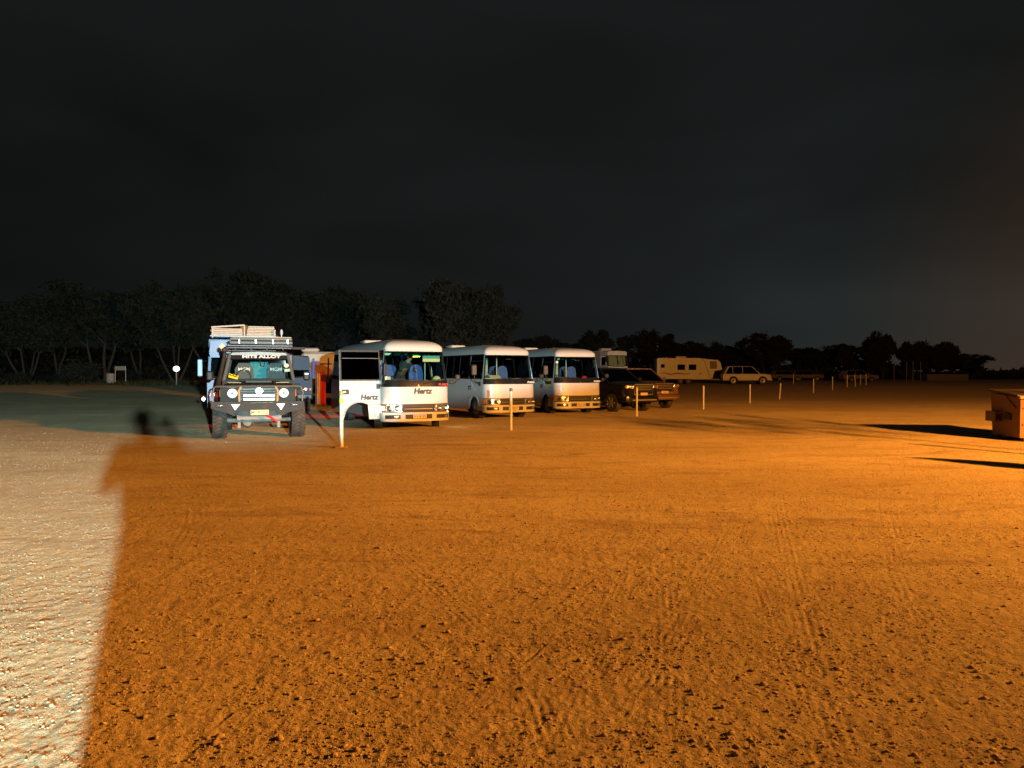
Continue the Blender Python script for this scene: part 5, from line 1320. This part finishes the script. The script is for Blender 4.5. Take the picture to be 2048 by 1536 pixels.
for i, (px, d, yt, wp, v, lb) in enumerate((
    (52, 84, 590, 190, 1, 'forked gum tree at the far left edge of the frame'),
    (118, 90, 580, 170, 4, 'gum tree with a pale curved stem just right of the far left one'),
    (206, 88, 546, 230, 0, 'tall gum tree rising behind the drum and sign board'),
    (282, 100, 596, 140, 2, 'low gum tree filling the dip right of the sign board'),
    (352, 86, 560, 190, 1, 'gum tree with spreading stems right beside the globe lamp'),
    (440, 92, 532, 220, 3, 'broad tall gum tree above the roof of the blue camper truck'),
    (545, 90, 528, 220, 0, 'tallest gum tree, directly behind the black ute'),
    (628, 96, 566, 210, 4, 'gum tree behind the gap between black ute and nearest minibus'),
    (725, 90, 600, 150, 2, 'lower gum tree above the rear of the nearest minibus'),
    (815, 82, 568, 190, 3, 'gum tree above the front of the nearest minibus'),
    (900, 78, 553, 220, 4, 'gum tree with pale bare limbs between the nearest and middle minibus'),
    (975, 84, 560, 150, 1, 'last gum tree of the lit group, above the middle minibus'))):
    put_tree(px, d, yt, wp, v, lb, LG, rz=i * 1.7)
DG = 'dark trees against the sky at right'
for i, (px, d, yt, wp, v, lb) in enumerate((
    (1065, 125, 668, 100, 0, 'low dark tree just right of the tall lit gums'),
    (1115, 130, 676, 90, 1, 'low dark tree above the farthest minibus'),
    (1205, 120, 653, 115, 2, 'domed dark tree above the motorhome'),
    (1310, 118, 657, 105, 0, 'tall dark tree left of and above the long caravan'),
    (1368, 120, 678, 80, 1, 'dark tree directly above the long caravan'),
    (1412, 125, 680, 60, 2, 'narrow dark tree at the right end of the long caravan'),
    (1460, 130, 686, 60, 1, 'small dark tree above the white wagon'),
    (1540, 120, 662, 105, 0, 'broad dark tree just right of the white wagon'),
    (1635, 130, 686, 100, 1, 'low dark tree behind the first far posts'),
    (1735, 120, 672, 105, 2, 'broad dark tree behind the cluster of far posts'),
    (1766, 125, 656, 34, 1, 'thin dark tree whose tuft rises above its neighbours'),
    (1822, 125, 680, 70, 0, 'dark tree second from the right of the skyline'),
    (1872, 125, 677, 90, 2, 'last full dark tree on the right of the skyline'),
    (1925, 140, 706, 70, 1, 'low dark tree tapering off at the right of the skyline'))):
    put_tree(px, d, yt, wp, v, lb, DG, rz=i * 1.3, dark=True, name='dark_tree')
# bushes
def bush(px, d, w_, h_, label, m=LEAF, seed=0, n=900, group=None):
    rs = random.Random(seed); mb = MB(); pts = []
    lumps = [(Vector((rs.uniform(-.34, .34) * w_, rs.uniform(-.3, .3) * w_, h_ * rs.uniform(.3, .6))), rs.uniform(.22, .42)) for _ in range(7)]
    for _ in range(n):
        c, r = rs.choice(lumps); v = Vector((rs.gauss(0, 1), rs.gauss(0, 1), rs.gauss(0, .8))).normalized() * rs.uniform(.6, 1)
        q = c + Vector((v.x * r * w_, v.y * r * w_, v.z * r * h_ * 1.1))
        if q.z > 0: pts.append(q)
    leaf_quads(mb, pts, rs, .14)
    o = thing('bush', label, 'bush', at_d(px, d), 0, group); mb.build('foliage', m, o); MB().tube([(0, 0, -.1), (.05, 0, h_ * .5)], [.06, .03], 6).build('stem', BARK, o); return o
bush(168, 72, 3.0, 2.9, 'rounded grey green bush left of the white drum', seed=4, n=1800)
bush(28, 76, 2.6, 1.5, 'low bush at the far left edge below the gum tree', seed=5, n=700)
bush(110, 84, 2.6, 1.2, 'low bush between the stems of the left gum trees', seed=6, n=500)
for i, (px, d, w_, h_, lb) in enumerate(((70, 90, 3.4, 2.2, 'dark scrub between the two leftmost gum trees'), (262, 92, 3.2, 1.9, 'dark scrub just right of the sign board'), (318, 90, 2.6, 2.6, 'upright dark scrub left of the globe lamp'), (398, 92, 3.2, 2.0, 'dark scrub between the globe lamp and the blue camper truck'), (140, 94, 3.6, 2.4, 'dark scrub left of the rounded grey green bush'))):
    bush(px, d, w_, h_, lb, m=LEAFD, seed=20 + i, n=700)
# off-frame sapling added to dim the middle distance
rs = random.Random(5); sp = thing('shade_sapling', 'added young tree out of frame, shading the middle of the yard', 'tree', (12.7, 10.9, 0)); mb = MB(); pts = []
for _ in range(300):
    v = Vector((rs.gauss(0, 1), rs.gauss(0, 1), rs.gauss(0, .38))).normalized() * rs.uniform(.1, 1) ** .5; pts.append(Vector((v.x * 1.5, v.y * 1.3, 3.25 + v.z * .55)))
leaf_quads(mb, pts, rs, .09); mb.build('crown', LEAF, sp); MB().tube([(0, 0, -.1), (.05, 0, 1.6), (0, .05, 3.2)], [.05, .035, .015], 6).build('trunk', BARK, sp)

# far woodland mass and verge grass nobody could count
rs = random.Random(77); mb = MB(); pts = []
for _ in range(9000):
    px = rs.uniform(-80, 2140); d = rs.uniform(128, 150)
    if px < 1030: hh = 5.5
    elif px < 1940: hh = 4.0 + 1.3 * math.sin(px * .031) + .8 * math.sin(px * .083)
    else: hh = 1.7 + .5 * math.sin(px * .04)
    p = at_d(px, d); p.z += rs.random() ** .7 * hh; pts.append(p)
leaf_quads(mb, pts, rs, .95); o = mb.build('far_woodland', LEAFD, None); o['kind'] = 'stuff'; tag(o, 'dark mass of distant scrub along the horizon', 'woodland')
mb = MB()
for _ in range(7000):
    px = rs.uniform(-60, 1000); d = rs.uniform(70, 104); p = at_d(px, d) ; lim = 72 + 5 * math.sin(px * .013) + (10 if px > 420 else 0)
    if d < lim: continue
    h_ = rs.uniform(.12, .42); a = rs.uniform(0, 3.14); c, s = math.cos(a) * .10, math.sin(a) * .10
    mb.add([(p.x - c, p.y - s, p.z - .02), (p.x + c, p.y + s, p.z - .02), (p.x + c * 2 + rs.uniform(-.1, .1), p.y, p.z + h_)], [(0, 1, 2)])
o = mb.build('verge_grass', GRASSM, None); o['kind'] = 'stuff'; tag(o, 'rough dry grass along the foot of the left trees', 'grass')

# ------------------------------------------------------------------ small distant things at right
for i, (px, d, a, lb, L) in enumerate(((1604, 112, 84, 'faint pale car parked far off behind the post right of the white wagon', 4.4), (1622, 116, 20, 'second faint pale car, far off beside the first', 4.2), (1646, 112, 75, 'third faint pale car, far off left of the posts', 4.6), (1752, 98, 88, 'small white car far off behind the cluster of posts', 4.4))):
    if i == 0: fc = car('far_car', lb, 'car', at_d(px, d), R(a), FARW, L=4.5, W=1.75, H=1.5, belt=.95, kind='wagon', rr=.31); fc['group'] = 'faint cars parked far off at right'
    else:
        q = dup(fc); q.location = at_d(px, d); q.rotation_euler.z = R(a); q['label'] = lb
for px, y0, y1, lb in ((1788, 726, 752, 'leftmost of the thin pale poles before the right skyline trees'), (1813, 724, 752, 'second thin pale pole before the right skyline trees'), (1826, 722, 752, 'third and thickest pale pole before the right skyline trees'), (1841, 724, 750, 'rightmost of the thin pale poles before the right skyline trees')):
    d = 100; p = at_d(px, d); h_ = CAM_H + (744 - y0) / FPX * d - p.z
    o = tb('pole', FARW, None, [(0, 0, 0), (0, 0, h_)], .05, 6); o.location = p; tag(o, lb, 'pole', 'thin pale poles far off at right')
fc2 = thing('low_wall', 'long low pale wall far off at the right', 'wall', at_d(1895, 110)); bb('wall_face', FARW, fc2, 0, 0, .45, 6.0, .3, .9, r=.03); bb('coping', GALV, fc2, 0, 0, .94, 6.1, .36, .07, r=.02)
